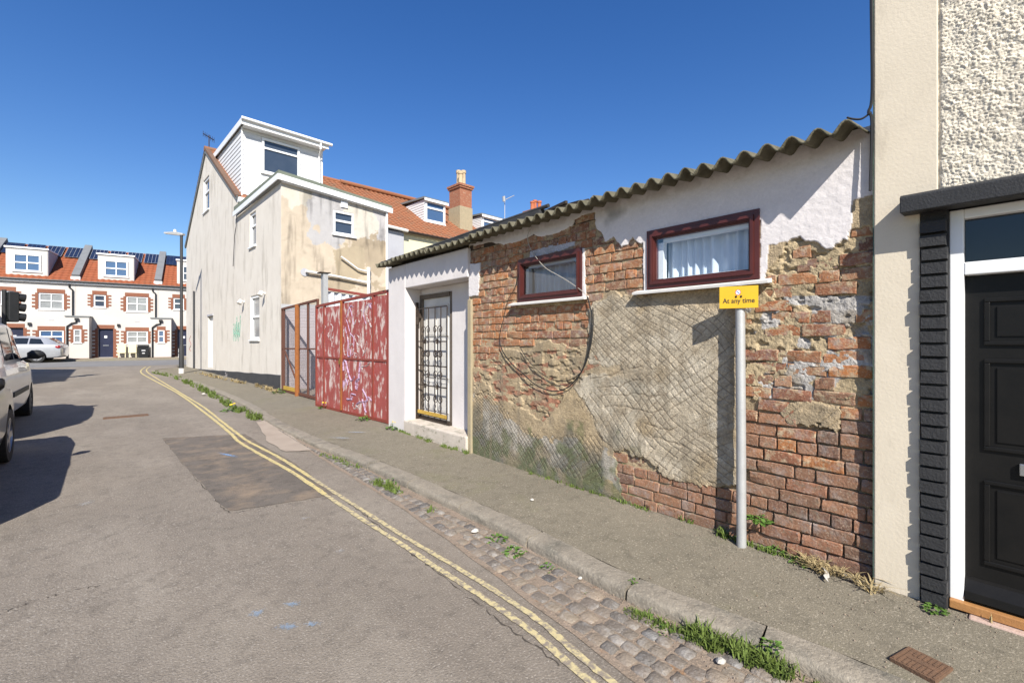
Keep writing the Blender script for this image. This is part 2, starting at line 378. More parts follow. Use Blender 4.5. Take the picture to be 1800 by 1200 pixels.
for i in range(0, len(tailP)-1, 4): kerb_piece(tailP[i:i+5], 0)
# pavement behind the kerb
PZ = .105
def pave_row(y, xs0):
    r = []
    for u in np.linspace(0, 1, 9):
        x = xs0+(3.75-xs0)*u; z = g(y)+kerb_h(y)-.001+(PZ-kerb_h(y)+.001)*min(1, (x-xs0)/(3.4-xs0))
        z += .007*math.sin(y*2.3+u*4)*math.sin(u*3.1)*.6
        r.append((x, y, z))
    return r
pv_y = list(np.linspace(-5, 9, 85))+list(np.linspace(9.3, 25.2, 60))
pg = [pave_row(y, kerb_x(y)+KW+.005) for y in pv_y]
for y in np.linspace(25.4, 28.4, 8):
    xs0 = 1.6 if y < 25.8 else 2.35
    yk = max(y, 26.52); pg.append([(xs0+(3.9-xs0)*u, max(y, 25.4) if u > .3 else y, g(y)+.06) for u in np.linspace(0, 1, 9)])
pav = sheet('pavement', pg, 'pavement_tar', label='rough brown grey tarmac pavement between kerb and buildings', cat='pavement')
def lay(name, pts, mat, dz, parent=None, label=None, cat=None, kind='structure', off=0.0):
    mb = MB(); n = len(pts); c = sum((Vector(p) for p in pts), Vector())/n
    vs = [(p[0], p[1], p[2]+dz) for p in pts]+[(c.x, c.y, c.z+dz)]
    mb.add(vs, [(i, (i+1) % n, n) for i in range(n)]); o = mb.build(name, mat, parent)
    at = o.data.attributes.new('fall', 'FLOAT', 'POINT'); at.data.foreach_set('value', [0.0]*n+[1.0]); return tag(o, label, cat, kind=kind)
def rag(P, k=6, j=.01):
    out = []
    for a, b in zip(P, P[1:]+P[:1]):
        for i in range(k): q = Vector(a).lerp(Vector(b), i/k); out.append((q.x+random.uniform(-j, j), q.y+random.uniform(-j, j), g(q.y)))
    return out
lay('tarmac_patch', rag([gp(*p) for p in ((285, 770), (340, 835), (402, 899), (500, 884), (590, 868), (520, 815), (430, 763))], 6, .012), 'asphalt_patch', .004, label='dark square patch of newer tarmac streaked with brown dust', cat='road patch')
lay('concrete_patch', rag([gp(*p) for p in ((452, 742), (470, 738), (500, 757), (545, 792), (500, 795), (470, 775))], 5, .02), 'concrete_pad', .010, label='pale concrete mend in the gutter at the dropped kerb', cat='road patch')
# double yellow lines
def stripe(name, path, w, mat, dz, label):
    P = cat_rom([(p.x, p.y, 0) for p in path], 14); mb = MB(); vs = []; n = len(P)
    for i, p in enumerate(P):
        d = (P[min(i+1, n-1)]-P[max(i-1, 0)]).normalized(); nr = Vector((d.y, -d.x, 0))
        a, b = w/2+random.uniform(-.005, .003), w/2+random.uniform(-.005, .003)
        for o in (-a, b): q = p+nr*o; vs.append((q.x, q.y, g(q.y)+dz))
    fs = []; skip = set()
    for i in range(n-1):
        if -.5 < vs[2*i][1] < 1.42 and random.random() < .04: continue
        fs.append((2*i, 2*i+1, 2*i+3, 2*i+2))
    mb.add(vs, fs); return tag(mb.build(name, mat), label, 'road marking', kind='structure')
def mk(pix): return [gp(*p) for p in pix]
OUT = [(1090, 1248), (1040, 1202), (1007, 1172), (950, 1124), (860, 1058), (768, 999), (707, 958), (633, 911), (572, 870), (511, 829), (450, 795), (419, 776), (405, 762), (372, 735), (315, 693), (271, 669), (250, 657), (248, 651), (256, 645)]
INN = [(1115, 1236), (1060, 1188), (1027, 1156), (955, 1098), (880, 1046), (799, 996), (695, 934), (621, 887), (545, 839), (493, 806), (455, 786), (436, 776), (422, 766), (391, 742), (358, 716), (324, 695), (280, 668), (260, 655), (258, 649), (265, 644)]
stripe('yellow_line', [Vector((1.52, -4, 0)), Vector((1.55, -1.5, 0)), Vector((1.57, -.2, 0)), Vector((1.59, .6, 0))]+mk(OUT[1:2]+OUT[3:9]), .043, 'yellow_paint_old', .008, 'outer of the two worn yellow lines, near stretch')
stripe('yellow_line', [Vector((1.62, -4, 0)), Vector((1.65, -1.5, 0)), Vector((1.655, -.2, 0)), Vector((1.66, .6, 0))]+mk(INN[1:2]+INN[3:9]), .040, 'yellow_paint_old', .008, 'inner of the two worn yellow lines, near stretch')
stripe('yellow_line', mk(OUT[8:]), .050, 'yellow_paint', .009, 'outer of the two bright yellow lines crossing the dark patch')
stripe('yellow_line', mk(INN[8:]), .046, 'yellow_paint', .009, 'inner of the two bright yellow lines crossing the dark patch')
def blob(name, cx, cy, rx, ry, rot, mat, label, dz=.005, pave=False):
    c = gp(cx, cy, PZ-.01 if pave else 0); pts = []
    for k in range(22):
        a = 2*math.pi*k/22; r = random.uniform(.7, 1.1); x, y = rx*r*math.cos(a), ry*r*math.sin(a)
        q = (c.x+x*math.cos(rot)-y*math.sin(rot), c.y+x*math.sin(rot)+y*math.cos(rot)); pts.append((q[0], q[1], g(q[1])+(c.z-g(c.y))))
    return lay(name, pts, mat, dz, label=label, cat='paint mark')
blob('spray_mark', 400, 800, .05, .30, .35, 'blue_spray', 'blue spray arrow on the dark tarmac patch', .009)
blob('spray_mark', 452, 1078, 0.062, 0.050, 0, 'blue_spray_thin', 'leftmost faint blue spray blot on the near road')
blob('spray_mark', 505, 1102, 0.044, 0.088, .9, 'blue_spray_thin', 'lowest faint blue spray blot on the near road')
blob('spray_mark', 511, 1062, 0.037, 0.075, .9, 'blue_spray_thin', 'upper faint blue spray blot on the near road')
blob('spray_mark', 548, 1098, 0.044, 0.062, .9, 'blue_spray_thin', 'rightmost faint blue spray blot on the near road')
blob('spray_mark', 628, 760, .26, .05, 2.35, 'blue_spray_thin', 'upper pale blue spray streak on the pavement by the red gate', .008, True)
blob('spray_mark', 598, 770, .24, .05, 2.3, 'blue_spray_thin', 'lower pale blue spray streak on the pavement by the red gate', .008, True)
blob('scuff_mark', 598, 969, .05, .06, 0, 'pale_scuff', 'pale scuffed spot on the road beside the yellow lines')
blob('scuff_mark', 535, 911, .05, .05, 0, 'pale_scuff', 'small pale scuff just below the dark tarmac patch')
blob('scuff_mark', 150, 885, .10, .09, 0, 'pale_scuff', 'pale scuff on the road beyond the parked car shadow')
# open seam in the tarmac beside the lines
pm('crack', (.055, .048, .04), (.09, .075, .06), scale=60, rough=1, bump=.5, bscale=90, mottle=1)
def crack(pix, w, label):
    P = cat_rom([(*gp(*p).xy, 0) for p in pix], 10); mb = MB(); vs = []
    for i, p in enumerate(P):
        j = Vector((random.gauss(0, .008), random.gauss(0, .008), 0)); ww = w*max(.1, random.gauss(.6, .45)); q = p+j
        vs += [(q.x-ww, q.y, g(q.y)+.0035), (q.x+ww, q.y, g(q.y)+.0035)]
    mb.add(vs, [(2*i, 2*i+1, 2*i+3, 2*i+2) for i in range(len(P)-1)]); return tag(mb.build('road_crack', 'crack'), label, 'crack', kind='structure')
crack([(985, 1170), (920, 1122), (860, 1078), (800, 1030), (745, 988), (690, 944), (640, 905), (612, 885)], .005, 'broken seam in the tarmac just outside the yellow lines')
crack([(600, 872), (520, 884), (450, 893), (402, 900), (370, 868), (330, 826), (288, 773)], .005, 'dark joint round the edge of the tarmac patch')
crack([(0, 1080), (60, 1056), (120, 1040), (170, 1030)], .004, 'hairline crack in the road at the left edge')
# covers
cv = empty('utility_cover', gp(1619, 1166, .088)+Vector((0, 0, .003)), -.25, 'small rusty ribbed utility cover set in the near pavement', 'cover')
mb = MB().box(-.085, .085, -.080, .080, -.03, .003); mb.build('cover_plate', 'iron_cover', cv)
mb = MB()
for i in range(9):
    y = -.072+i*.018
    if abs(y) < .045: mb.box(-.075, -.022, y-.004, y+.004, .003, .006); mb.box(.022, .075, y-.004, y+.004, .003, .006)
    else: mb.box(-.075, .075, y-.004, y+.004, .003, .006)
mb.box(-.015, .015, -.05, .05, .003, .0055); mb.build('rib', 'iron_cover', cv)
dr = empty('road_drain_cover', gp(222, 732)+Vector((0, 0, .006)), 0, 'rusty iron cover strip lying across the middle of the road', 'cover')
mb = MB().box(-.33, .33, -.12, .12, -.02, .004); mb.build('cover_plate', 'iron_cover', dr)
mb = MB()
for i in range(11): mb.box(-.30+i*.06-.015, -.30+i*.06+.015, -.10, .10, .004, .009)
mb.build('rib', 'iron_cover', dr)
# ================================================================ derelict brick building on the right
WX = 3.40                                    # face of the brick wall
vcol_mat('wall_coat', rough=.93, bump=.9, bscale=95, var=.26)
pm('old_brick', (.3, .12, .06), (.50, .44, .42), scale=38, rough=.9, bump=.6, bscale=70, speck=(.46, .34, .22), speck_scale=75, speck_amt=.6,
   obj_rand=[(.35, .138, .062), (.40, .188, .088), (.25, .108, .066), (.47, .190, .066), (.24, .135, .088), (.38, .20, .105), (.43, .160, .058), (.18, .09, .062)],
   mottle=1, stain=(.40, .31, .20), stain_scale=(13, 13, 18), stain_pos=(.50, .64))
pm('old_brick_low', (.3, .12, .06), (.52, .48, .45), scale=38, rough=.92, bump=.6, bscale=70, speck=(.42, .32, .23), speck_scale=75, speck_amt=.6,
   obj_rand=[(.33, .172, .10), (.25, .140, .09), (.37, .188, .105), (.20, .120, .082), (.35, .195, .122), (.30, .140, .082), (.17, .105, .077)],
   mottle=1, stain=(.19, .15, .105), stain_scale=(16, 16, 20), stain_pos=(.55, .72))
pm('white_render', (.66, .62, .60), (.56, .52, .50), scale=3, rough=.9, bump=.25, bscale=60, mottle=.8, stain=(.44, .40, .36), stain_scale=(9, 9, 1.6), stain_pos=(.62, .82))
pm('step_stone', (.56, .50, .43), (.36, .31, .25), scale=8, rough=.9, bump=.6, bscale=50, mottle=1, stain=(.16, .155, .10), stain_scale=(8, 8, 12), stain_pos=(.54, .72))
pm('concrete_jamb', (.38, .31, .20), (.27, .23, .15), scale=9, rough=.9, bump=.5, bscale=70, mottle=1)
pm('asbestos', (.15, .135, .092), (.075, .07, .046), scale=9, rough=.95, bump=.7, bscale=60, mottle=1, stain=(.065, .06, .035), stain_scale=(7, 7, 7), stain_pos=(.52, .7))
pm('felt', (.045, .046, .048), (.025, .025, .025), scale=6, rough=.8, bump=.3, bscale=80)
pm('maroon_frame', (.085, .019, .015), (.055, .013, .011), scale=6, rough=.38, bump=.06, bscale=160, mottle=.7, spec=.5)
pm('white_upvc', (.80, .80, .79), (.74, .74, .73), scale=4, rough=.35, bump=0, spec=.5, mottle=.5)
pm('white_sill', (.74, .72, .68), (.60, .57, .52), scale=8, rough=.5, bump=.1, mottle=.8)
pm('curtain', (.62, .66, .72), (.50, .55, .62), scale=5, rough=.9, bump=.1, bscale=200)
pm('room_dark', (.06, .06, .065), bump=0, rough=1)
pm('dark_timber', (.05, .035, .025), (.03, .022, .016), scale=20, rough=.8, bump=.3)
pm('old_frame', (.16, .13, .10), (.09, .07, .055), scale=16, rough=.8, bump=.3, mottle=1)
pm('door_white', (.66, .64, .60), (.52, .50, .46), scale=6, rough=.55, bump=.1, mottle=.8)
pm('black_iron', (.03, .027, .025), (.06, .035, .02), scale=40, rough=.6, bump=.3, bscale=150, metal=.4)
pm('ochre_paint', (.50, .33, .05), (.36, .22, .05), scale=30, rough=.7, bump=.3)
pm('black_cable', (.018, .018, .018), rough=.5, bump=0)
pm('grey_cable', (.40, .37, .32), rough=.5, bump=0)
pm('filler', (.74, .70, .65), (.55, .50, .44), scale=20, rough=.9, bump=.5, mottle=1)

bld = empty('brick_building', (WX, 3.7, PZ), 0, 'derelict single storey brick building with patchy render and wavy roof', 'building')
inv = Matrix.Translation(bld.location).inverted()
def wchild(mb, name, mat, smooth=False, bevel=0, parent=None):
    o = mb.build(name, mat, None, smooth, bevel)
    if parent is not None: o.parent = parent                  # that part already stands in world space
    else: o.parent = bld; o.matrix_parent_inverse = inv
    return o
W1 = (2.836, 3.751, 1.955, 2.42); W2 = (1.245, 2.129, 1.955, 2.442)         # y0 y1 z0 z1 of the two windows
Y0, Y1, Z0, Z1 = .585, 4.690, .06, 2.80
STEP = .0062
ny, nz = int((Y1-Y0)/STEP)+1, int((Z1-Z0)/STEP)+1
gyv, gzv = np.meshgrid(np.linspace(Y0, Y1, ny), np.linspace(Z0, Z1, nz), indexing='ij')
# the picture's coordinates of every point of the wall, to lay the patches out as seen
dz_ = SA*WX+CA*gyv; PXI = 900+FPX*(CA*WX-SA*gyv)/dz_; PYI = 600-FPX*(gzv-CAMZ)/dz_
jx = (fbm(gyv*14, gzv*14, 4, 3)-.5); jy = (fbm(gyv*14, gzv*14, 4, 9)-.5)
def mask(poly, jit=36, soft=None):
    k = np.clip((PXI-760)/600, .35, 1.1)
    return inpoly(PXI+jx*jit*k, PYI+jy*jit*k, poly)
white = mask([(1052, 300), (1047, 392), (1050, 402), (1062, 414), (1066, 424), (1080, 416), (1095, 436), (1108, 430), (1112, 416), (1124, 428), (1128, 430), (1150, 425), (1150, 418), (1345, 385), (1345, 432), (1372, 425), (1398, 420), (1420, 424), (1440, 428), (1462, 440), (1480, 424), (1492, 424), (1497, 385), (1503, 352), (1540, 346), (1540, 180)], 16) \
    | mask([(820, 300), (1054, 300), (1054, 372), (1024, 380), (1011, 388), (1007, 399), (980, 411), (951, 417), (940, 412), (929, 419), (907, 426), (887, 430), (862, 426), (831, 432), (822, 434)], 12) \
    | mask([(1340, 365), (1352, 365), (1352, 470), (1346, 500), (1338, 500)], 8) | mask([(1024, 436), (1030, 436), (1032, 525), (1025, 525)], 6) | mask([(1132, 410), (1144, 406), (1143, 512), (1134, 512)], 10) | mask([(822, 466), (846, 462), (842, 520), (822, 522)], 16)
grey_paint = mask([(932, 442), (1012, 420), (1012, 432), (932, 456)], 10)
brickreg = mask([(826, 432), (1007, 380), (1056, 380), (1060, 425), (1143, 415), (1143, 520), (1125, 512), (1092, 524), (1080, 508), (1045, 530), (1034, 548), (1036, 606), (1005, 612), (985, 602), (960, 598), (918, 622), (900, 612), (872, 622), (842, 640), (826, 648)], 30) \
    | mask([(1084, 788), (1110, 798), (1132, 804), (1160, 818), (1166, 838), (1210, 848), (1258, 860), (1300, 850), (1305, 700), (1330, 678), (1370, 682), (1420, 690), (1495, 706), (1545, 690), (1545, 1060), (1130, 900), (1092, 866)], 30)
mixreg = mask([(1300, 540), (1345, 505), (1380, 425), (1400, 418), (1545, 400), (1545, 700), (1300, 700)], 30) & ~white
pat1 = mask([(1368, 712), (1400, 703), (1440, 708), (1480, 722), (1482, 752), (1478, 764), (1440, 752), (1400, 750), (1376, 735)], 26)
brickreg &= ~(white | grey_paint); brickreg &= ~pat1
light = mask([(1035, 532), (1092, 522), (1140, 530), (1290, 545), (1292, 850), (1166, 840), (1160, 818), (1085, 788), (1060, 770), (1030, 700), (1015, 690), (1022, 660), (1100, 660), (1100, 645), (1040, 640)], 40) & ~brickreg & ~white
lowgrey = mask([(838, 690), (880, 720), (940, 770), (1000, 770), (1085, 800), (1090, 880), (830, 800)], 60) & ~brickreg
scoreA = mask([(1045, 532), (1120, 520), (1292, 548), (1292, 858), (1166, 840), (1085, 790), (1010, 700), (1060, 680), (1190, 640), (1120, 650), (1040, 632)], 30) & ~brickreg
scoreB = mask([(836, 690), (870, 690), (905, 740), (960, 770), (1060, 760), (1060, 850), (836, 790)], 40) & ~brickreg
n_big = fbm(gyv*3.1, gzv*3.1, 4, 21); n_mid = fbm(gyv*11, gzv*11, 4, 31); n_fine = fbm(gyv*48, gzv*48, 3, 41)
# trowelled relief of the coats
H = np.zeros_like(gyv)
render = ~(brickreg | white | grey_paint | mixreg)
trow = fbm(gyv*5+gzv*9, gzv*17-gyv*4, 3, 77)
H = np.where(render, .019+.008*(n_big-.5)+.005*(trow-.5)+.007*(n_mid-.5), H)
H = np.where(light, H+.004, H)
H = np.where(white, .023+.004*(n_big-.5), H)
H = np.where(grey_paint, .012, H)
H = np.where(mixreg, .0085+.016*(n_mid-.5)+.009*(n_fine-.5)+.006*(n_big-.5)-.016*sst(.60, .66, fbm(gyv*16, gzv*26, 3, 151)), H)
# sandy face low down on the left where bricks half show through the coat
thin = mask([(836, 640), (1040, 600), (1060, 640), (1000, 690), (960, 740), (836, 690)], 40) & render
H = np.where(thin, H-.012*sst(.50, .62, fbm(gyv*9, gzv*20, 3, 51)), H)
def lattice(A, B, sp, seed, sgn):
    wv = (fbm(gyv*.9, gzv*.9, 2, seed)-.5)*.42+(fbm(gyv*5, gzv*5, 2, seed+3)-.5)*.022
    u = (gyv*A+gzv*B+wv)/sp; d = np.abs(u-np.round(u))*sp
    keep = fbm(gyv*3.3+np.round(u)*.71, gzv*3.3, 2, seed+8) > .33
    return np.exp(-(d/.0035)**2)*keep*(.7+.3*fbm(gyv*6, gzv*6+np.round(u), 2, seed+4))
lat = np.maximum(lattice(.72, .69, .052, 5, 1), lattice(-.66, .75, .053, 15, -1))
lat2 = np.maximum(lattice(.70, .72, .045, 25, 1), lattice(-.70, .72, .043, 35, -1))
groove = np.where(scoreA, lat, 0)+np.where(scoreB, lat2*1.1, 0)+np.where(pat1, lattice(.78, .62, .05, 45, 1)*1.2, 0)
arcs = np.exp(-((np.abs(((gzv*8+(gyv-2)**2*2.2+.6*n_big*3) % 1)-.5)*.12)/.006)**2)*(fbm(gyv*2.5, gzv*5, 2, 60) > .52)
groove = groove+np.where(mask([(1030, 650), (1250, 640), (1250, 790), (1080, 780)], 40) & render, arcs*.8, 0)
H = H-.0068*np.clip(groove, 0, 1)+.0030*np.where(scoreA, lat*n_fine, 0)
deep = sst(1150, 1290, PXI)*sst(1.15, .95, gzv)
H = np.where(~render & ~white & ~grey_paint & ~mixreg, .003-.014*deep+.004*(n_fine-.5)+.006*(n_mid-.5), H)
H = H+.0035*(n_fine-.5)
# ---- colours of coats, mortar and lichen
C = np.zeros(gyv.shape+(3,))
def put(m, c, v=.12, s=None):
    c = np.array(c); q = 1+v*2*((n_mid if s is None else s)-.5)
    C[m] = (c[None, :]*q[m][:, None])
put(np.ones_like(white), (.39, .30, .185), .3)                                   # mortar
put(render, (.39, .300, .185), .34)
warm = fbm(gyv*2.2, gzv*5, 4, 71); C[render] *= (1+.22*(warm[render][:, None]-.5)*np.array([1, .9, .5]))
LW = light.astype(float)*(.75+.5*n_mid)
for _ in range(3):
    for ax in (0, 1): LW = sum(np.roll(LW, s_, ax) for s_ in range(-5, 6))/11
LW = np.clip(LW*sst(.30, .60, fbm(gyv*5, gzv*5, 5, 191)+.18*LW), 0, 1)*render
C = C*(1-LW[..., None])+np.array((.415, .350, .255))*(1+.5*(n_mid-.5))[..., None]*LW[..., None]
ls = sst(.45, .68, fbm(gyv*3.5, gzv*4.5, 5, 161))*light; C[:] = C*(1-.75*ls[..., None])+np.array((.50, .44, .34))*.75*ls[..., None]
C[light] *= (1+.35*(trow[light][:, None]-.5))
put(mixreg, (.41, .32, .195), .30)
gm = mixreg & (fbm(gyv*6, gzv*6, 3, 81) > .52) & (PYI > 520); put(gm, (.40, .375, .345), .30)
lgw = lowgrey & render & (fbm(gyv*4, gzv*4, 4, 201) > .40); put(lgw, (.36, .325, .27), .35)
put(white, (.64, .60, .585), .06); put(grey_paint, (.44, .44, .47), .25)
red = thin & (fbm(gyv*8, gzv*22, 3, 51) > .58); put(red, (.34, .165, .10), .35)
red2 = mixreg & (n_big > .60); 
def stainp(m, c, a):
    m = np.clip(m, 0, 1)[..., None]*a; C[:] = C*(1-m)+np.array(c)*m
damp = sst(.62, .95, fbm(gyv*4, gzv*3, 4, 91)+.55*(1-np.clip((gzv-.1)/.75, 0, 1))*(PXI < 1120))*(~brickreg)
stainp(damp*(PXI < 1150), (.105, .105, .085), .78)
grn = sst(.58, .8, fbm(gyv*7, gzv*7, 4, 101)+.35*(1-np.clip((gzv-.1)/.45, 0, 1)))*(PXI < 1130)*(gzv < .75)
stainp(grn, (.10, .12, .045), .65)
moss = sst(.55, .8, fbm(gyv*9, gzv*9, 4, 111))*(1-np.clip((gzv-.12)/.25, 0, 1)); stainp(moss, (.11, .13, .04), .7)
soot = sst(.4, .6, n_mid)*brickreg*(PYI < 470)*(PXI < 1060); stainp(soot, (.16, .13, .12), .6)
groove_shade_dirt = sst(.3, .8, groove)*np.where(n_big > .42, 1, .5); stainp(groove_shade_dirt, (.145, .108, .07), .72)  # scored grooves darkened in the colour: their shade painted in, with some dirt
run = sst(.55, .75, fbm(gyv*16, gzv*1.6, 4, 171))*render; stainp(run, (.22, .18, .125), .5)
blot = sst(.56, .72, fbm(gyv*5.5, gzv*5.5, 5, 181))*(render | mixreg); stainp(blot, (.27, .215, .145), .6)
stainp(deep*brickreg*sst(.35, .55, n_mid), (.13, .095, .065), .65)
topd = sst(2.62, 2.74, gzv)*white*sst(.4, .6, n_mid); stainp(topd, (.42, .38, .34), .55)
C = np.clip(C, .01, .9)
vid = np.arange(ny*nz).reshape(ny, nz)
a_, b_, c_, d_ = vid[:-1, :-1].ravel(), vid[1:, :-1].ravel(), vid[1:, 1:].ravel(), vid[:-1, 1:].ravel()
cy, cz = gyv[:-1, :-1].ravel()+STEP/2, gzv[:-1, :-1].ravel()+STEP/2
keep = np.ones(cy.shape, bool)
for w in (W1, W2): keep &= ~((cy > w[0]+.02) & (cy < w[1]-.02) & (cz > w[2]+.02) & (cz < w[3]-.02))
faces = np.stack([a_, d_, c_, b_], 1)[keep]
def grid_mesh(name, co, faces, col, mat, alpha=None):
    me = bpy.data.meshes.new(name); n = len(co); f = len(faces)
    me.vertices.add(n); me.vertices.foreach_set('co', co.astype(np.float32).ravel())
    me.loops.add(f*4); me.loops.foreach_set('vertex_index', faces.astype(np.int32).ravel())
    me.polygons.add(f); me.polygons.foreach_set('loop_start', np.arange(0, f*4, 4, dtype=np.int32))
    me.update(calc_edges=True); me.polygons.foreach_set('use_smooth', [True]*f)
    if col is not None:
        at = me.color_attributes.new('Col', 'FLOAT_COLOR', 'POINT'); at.data.foreach_set('color', np.concatenate([col.reshape(-1, 3), (np.ones((n, 1)) if alpha is None else alpha.reshape(-1, 1))], 1).astype(np.float32).ravel())
    me.materials.append(MAT[mat]); me.update(); return me
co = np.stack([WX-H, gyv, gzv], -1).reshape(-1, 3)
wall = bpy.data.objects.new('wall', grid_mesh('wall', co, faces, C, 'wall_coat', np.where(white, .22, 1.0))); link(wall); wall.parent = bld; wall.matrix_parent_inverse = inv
# ---- bricks
def brick_mesh(i, mat):
    rs = random.Random(500+i); mb = MB(); us_ = (-.5, -.480, -.2, .06, .28, .480, .5); vs_ = (-.5, -.445, .02, .445, .5); nx, nyy = len(us_), len(vs_); vs = []; chip = rs.choice((0, 1, 2, 3, 9))
    for a in range(nx):
        for b in range(nyy):
            u, v = us_[a], vs_[b]; e = (abs(u) > .49)+(abs(v) > .49)
            d = [1.0, .80, .62][e]+rs.uniform(-.14, .12)
            if (u > .2)*2+(v > .2) == chip and abs(u) > .27 and abs(v) > .3: d -= .75
            vs.append((-d, u+rs.uniform(-.013, .013), v+rs.uniform(-.055, .055)))
    fs = [(a*nyy+b, a*nyy+b+1, (a+1)*nyy+b+1, (a+1)*nyy+b) for a in range(nx-1) for b in range(nyy-1)]
    rim = [a*nyy for a in range(nx)]+[(nx-1)*nyy+b for b in range(1, nyy)]+[a*nyy+nyy-1 for a in range(nx-2, -1, -1)]+[b for b in range(nyy-2, 0, -1)]
    base = len(vs); vs += [(1.2, vs[r][1]*1.01, vs[r][2]*1.04) for r in rim]; n = len(rim)
    fs += [(rim[k], rim[(k+1) % n], base+(k+1) % n, base+k) for k in range(n)]
    mb.add(vs, fs); me = mb.mesh('brick', mat); me.polygons.foreach_set('use_smooth', [True]*len(me.polygons)); me.set_sharp_from_angle(angle=R(18)); return me
BR = [brick_mesh(i, 'old_brick') for i in range(10)]; BRL = [brick_mesh(i+20, 'old_brick_low') for i in range(8)]
def samp(A, y, z):
    i = int(round((y-Y0)/STEP)); j = int(round((z-Z0)/STEP))
    return A[min(max(i, 0), ny-1), min(max(j, 0), nz-1)]
course = .0853; cand = []
for c in range(0, 32):
    z = .10+course*(c+.5); yy = Y0-.02-random.uniform(0, .2); hd = (c % 5 == 3)
    while yy < Y1:
        ln = .118 if hd else (.238 if random.random() < .86 else .118); ln *= random.uniform(.96, 1.05)
        ya, yb = yy+.006, yy+ln-.006; yy += ln
        ya = max(ya, Y0+.01); yb = min(yb, Y1-.075 if z < 2.2 else Y1-.02)
        bad = False
        for w in (W1, W2):
            if w[2]-.055 < z < w[3]+.025:
                if ya < w[1]+.012 and yb > w[0]-.012:
                    if yb > w[1]+.07: ya = w[1]+.014
                    elif ya < w[0]-.07: yb = w[0]-.014
                    else: bad = True
        if bad or yb-ya < .05: continue
        ym = (ya+yb)/2
        ex = np.mean([samp(brickreg, q, z) for q in (ya+.02, ym, yb-.02)]); mx = np.mean([samp(mixreg, q, z) for q in (ya+.02, ym, yb-.02)])
        th = float(samp(red, ym, z))
        if ex >= .34: cand.append((ym, z, yb-ya, 'e'))
        elif mx > .6: cand.append((ym, z, yb-ya, 'm'))
nb = 0
for ym, z, ln, kd in cand:
    if kd == 'm' and random.random() < .30: continue
    if nb >= 298: break
    low = z < 1.0 and random.random() < .75 or z < .55
    o = bpy.data.objects.new('brick', random.choice(BRL if low else BR)); link(o); o.parent = bld; o.matrix_parent_inverse = inv
    dep = random.uniform(.012, .019) if kd == 'e' else random.uniform(.006, .017)
    if kd == 'e' and random.random() < .05: dep = .003
    o.location = (WX, ym, z+random.uniform(-.003, .003)); o.scale = (dep, ln, (course-.011)*random.uniform(.95, 1.02)); o.rotation_euler = (random.uniform(-.024, .024), random.uniform(-.05, .05), random.uniform(-.02, .02)); nb += 1
print('BRICKS', nb, len(cand))
# ---- back of the wall, room behind, gable ends so that the building is a solid block
mb = MB()
for (ya, yb, za, zb) in ((Y0, W2[0], Z0, 2.72), (W2[1], W1[0], Z0, 2.72), (W1[1], 4.63, Z0, 2.72), (W2[0], W2[1], Z0, W2[2]), (W1[0], W1[1], Z0, W1[2]), (W2[0], W2[1], W2[3], 2.72), (W1[0], W1[1], W1[3], 2.72)):
    mb.box(WX+.035, WX+.22, ya, yb, za, zb)
wchild(mb, 'inner_wall', 'white_render')
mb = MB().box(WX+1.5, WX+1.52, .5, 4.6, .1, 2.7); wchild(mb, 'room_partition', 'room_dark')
# ---- windows
def maroon_window(w, tagname, sill):
    y0, y1, z0, z1 = w; fr = MB(); X = WX
    def ring(xf, xb, i0, i1):
        for (a, b, c, d) in ((y0+i0, y1-i0, z0+i0, z0+i1), (y0+i0, y1-i0, z1-i1, z1-i0), (y0+i0, y0+i1, z0+i1, z1-i1), (y1-i1, y1-i0, z0+i1, z1-i1)): fr.box(xf, xb, a, b, c, d)
    ring(X-.036, X+.05, 0, .036); ring(X-.050, X+.048, .0362, .056); 
    # splayed bead
    for k in range(3): ring(X-.042+.012*k, X+.046, .056+.007*k+.0002, .063+.007*k)
    win = wchild(fr, 'window', 'maroon_frame'); smooth_angle(win, 20)
    gl = MB().quad((X-.008, y0+.074, z0+.074), (X-.008, y1-.074, z0+.074), (X-.008, y1-.074, z1-.074), (X-.008, y0+.074, z1-.074)); wchild(gl, 'pane', 'window_glass', parent=win)
    inn = MB()
    for (a, b, c, d) in ((y0+.06, y1-.06, z0+.05, z0+.085), (y0+.06, y1-.06, z1-.105, z1-.05), (y0+.05, y0+.085, z0+.05, z1-.05), (y1-.12, y1-.05, z0+.05, z1-.05)): inn.box(X+.02, X+.075, a, b, c, d)
    wchild(inn, 'inner_frame', 'white_upvc', parent=win)
    cu = MB(); n = 90; vs = []
    for i in range(n+1):
        u = i/n; yy = y0+.09+(y1-y0-.2)*u
        xx = X+.115+.016*math.sin(u*58+2*math.sin(u*9))+.010*math.sin(u*23+1)
        vs += [(xx, yy, z0-.02), (xx+.004*math.sin(u*40), yy, z1-.02)]
    cu.add(vs, [(2*i, 2*i+2, 2*i+3, 2*i+1) for i in range(n)]); wchild(cu, 'curtain', 'curtain', smooth=True, parent=win)
    s = MB(); ya, yb = sill
    s.prism([(X+.01, ya, z0-.028), (X-.085, ya, z0-.040), (X-.088, ya, z0-.022), (X-.02, ya, z0-.002), (X+.01, ya, z0-.002)], (0, yb-ya, 0)); wchild(s, 'sill', 'white_sill', parent=win)
    return win
maroon_window(W2, 'window', (1.172, 2.240)); maroon_window(W1, 'window', (2.765, 3.850))
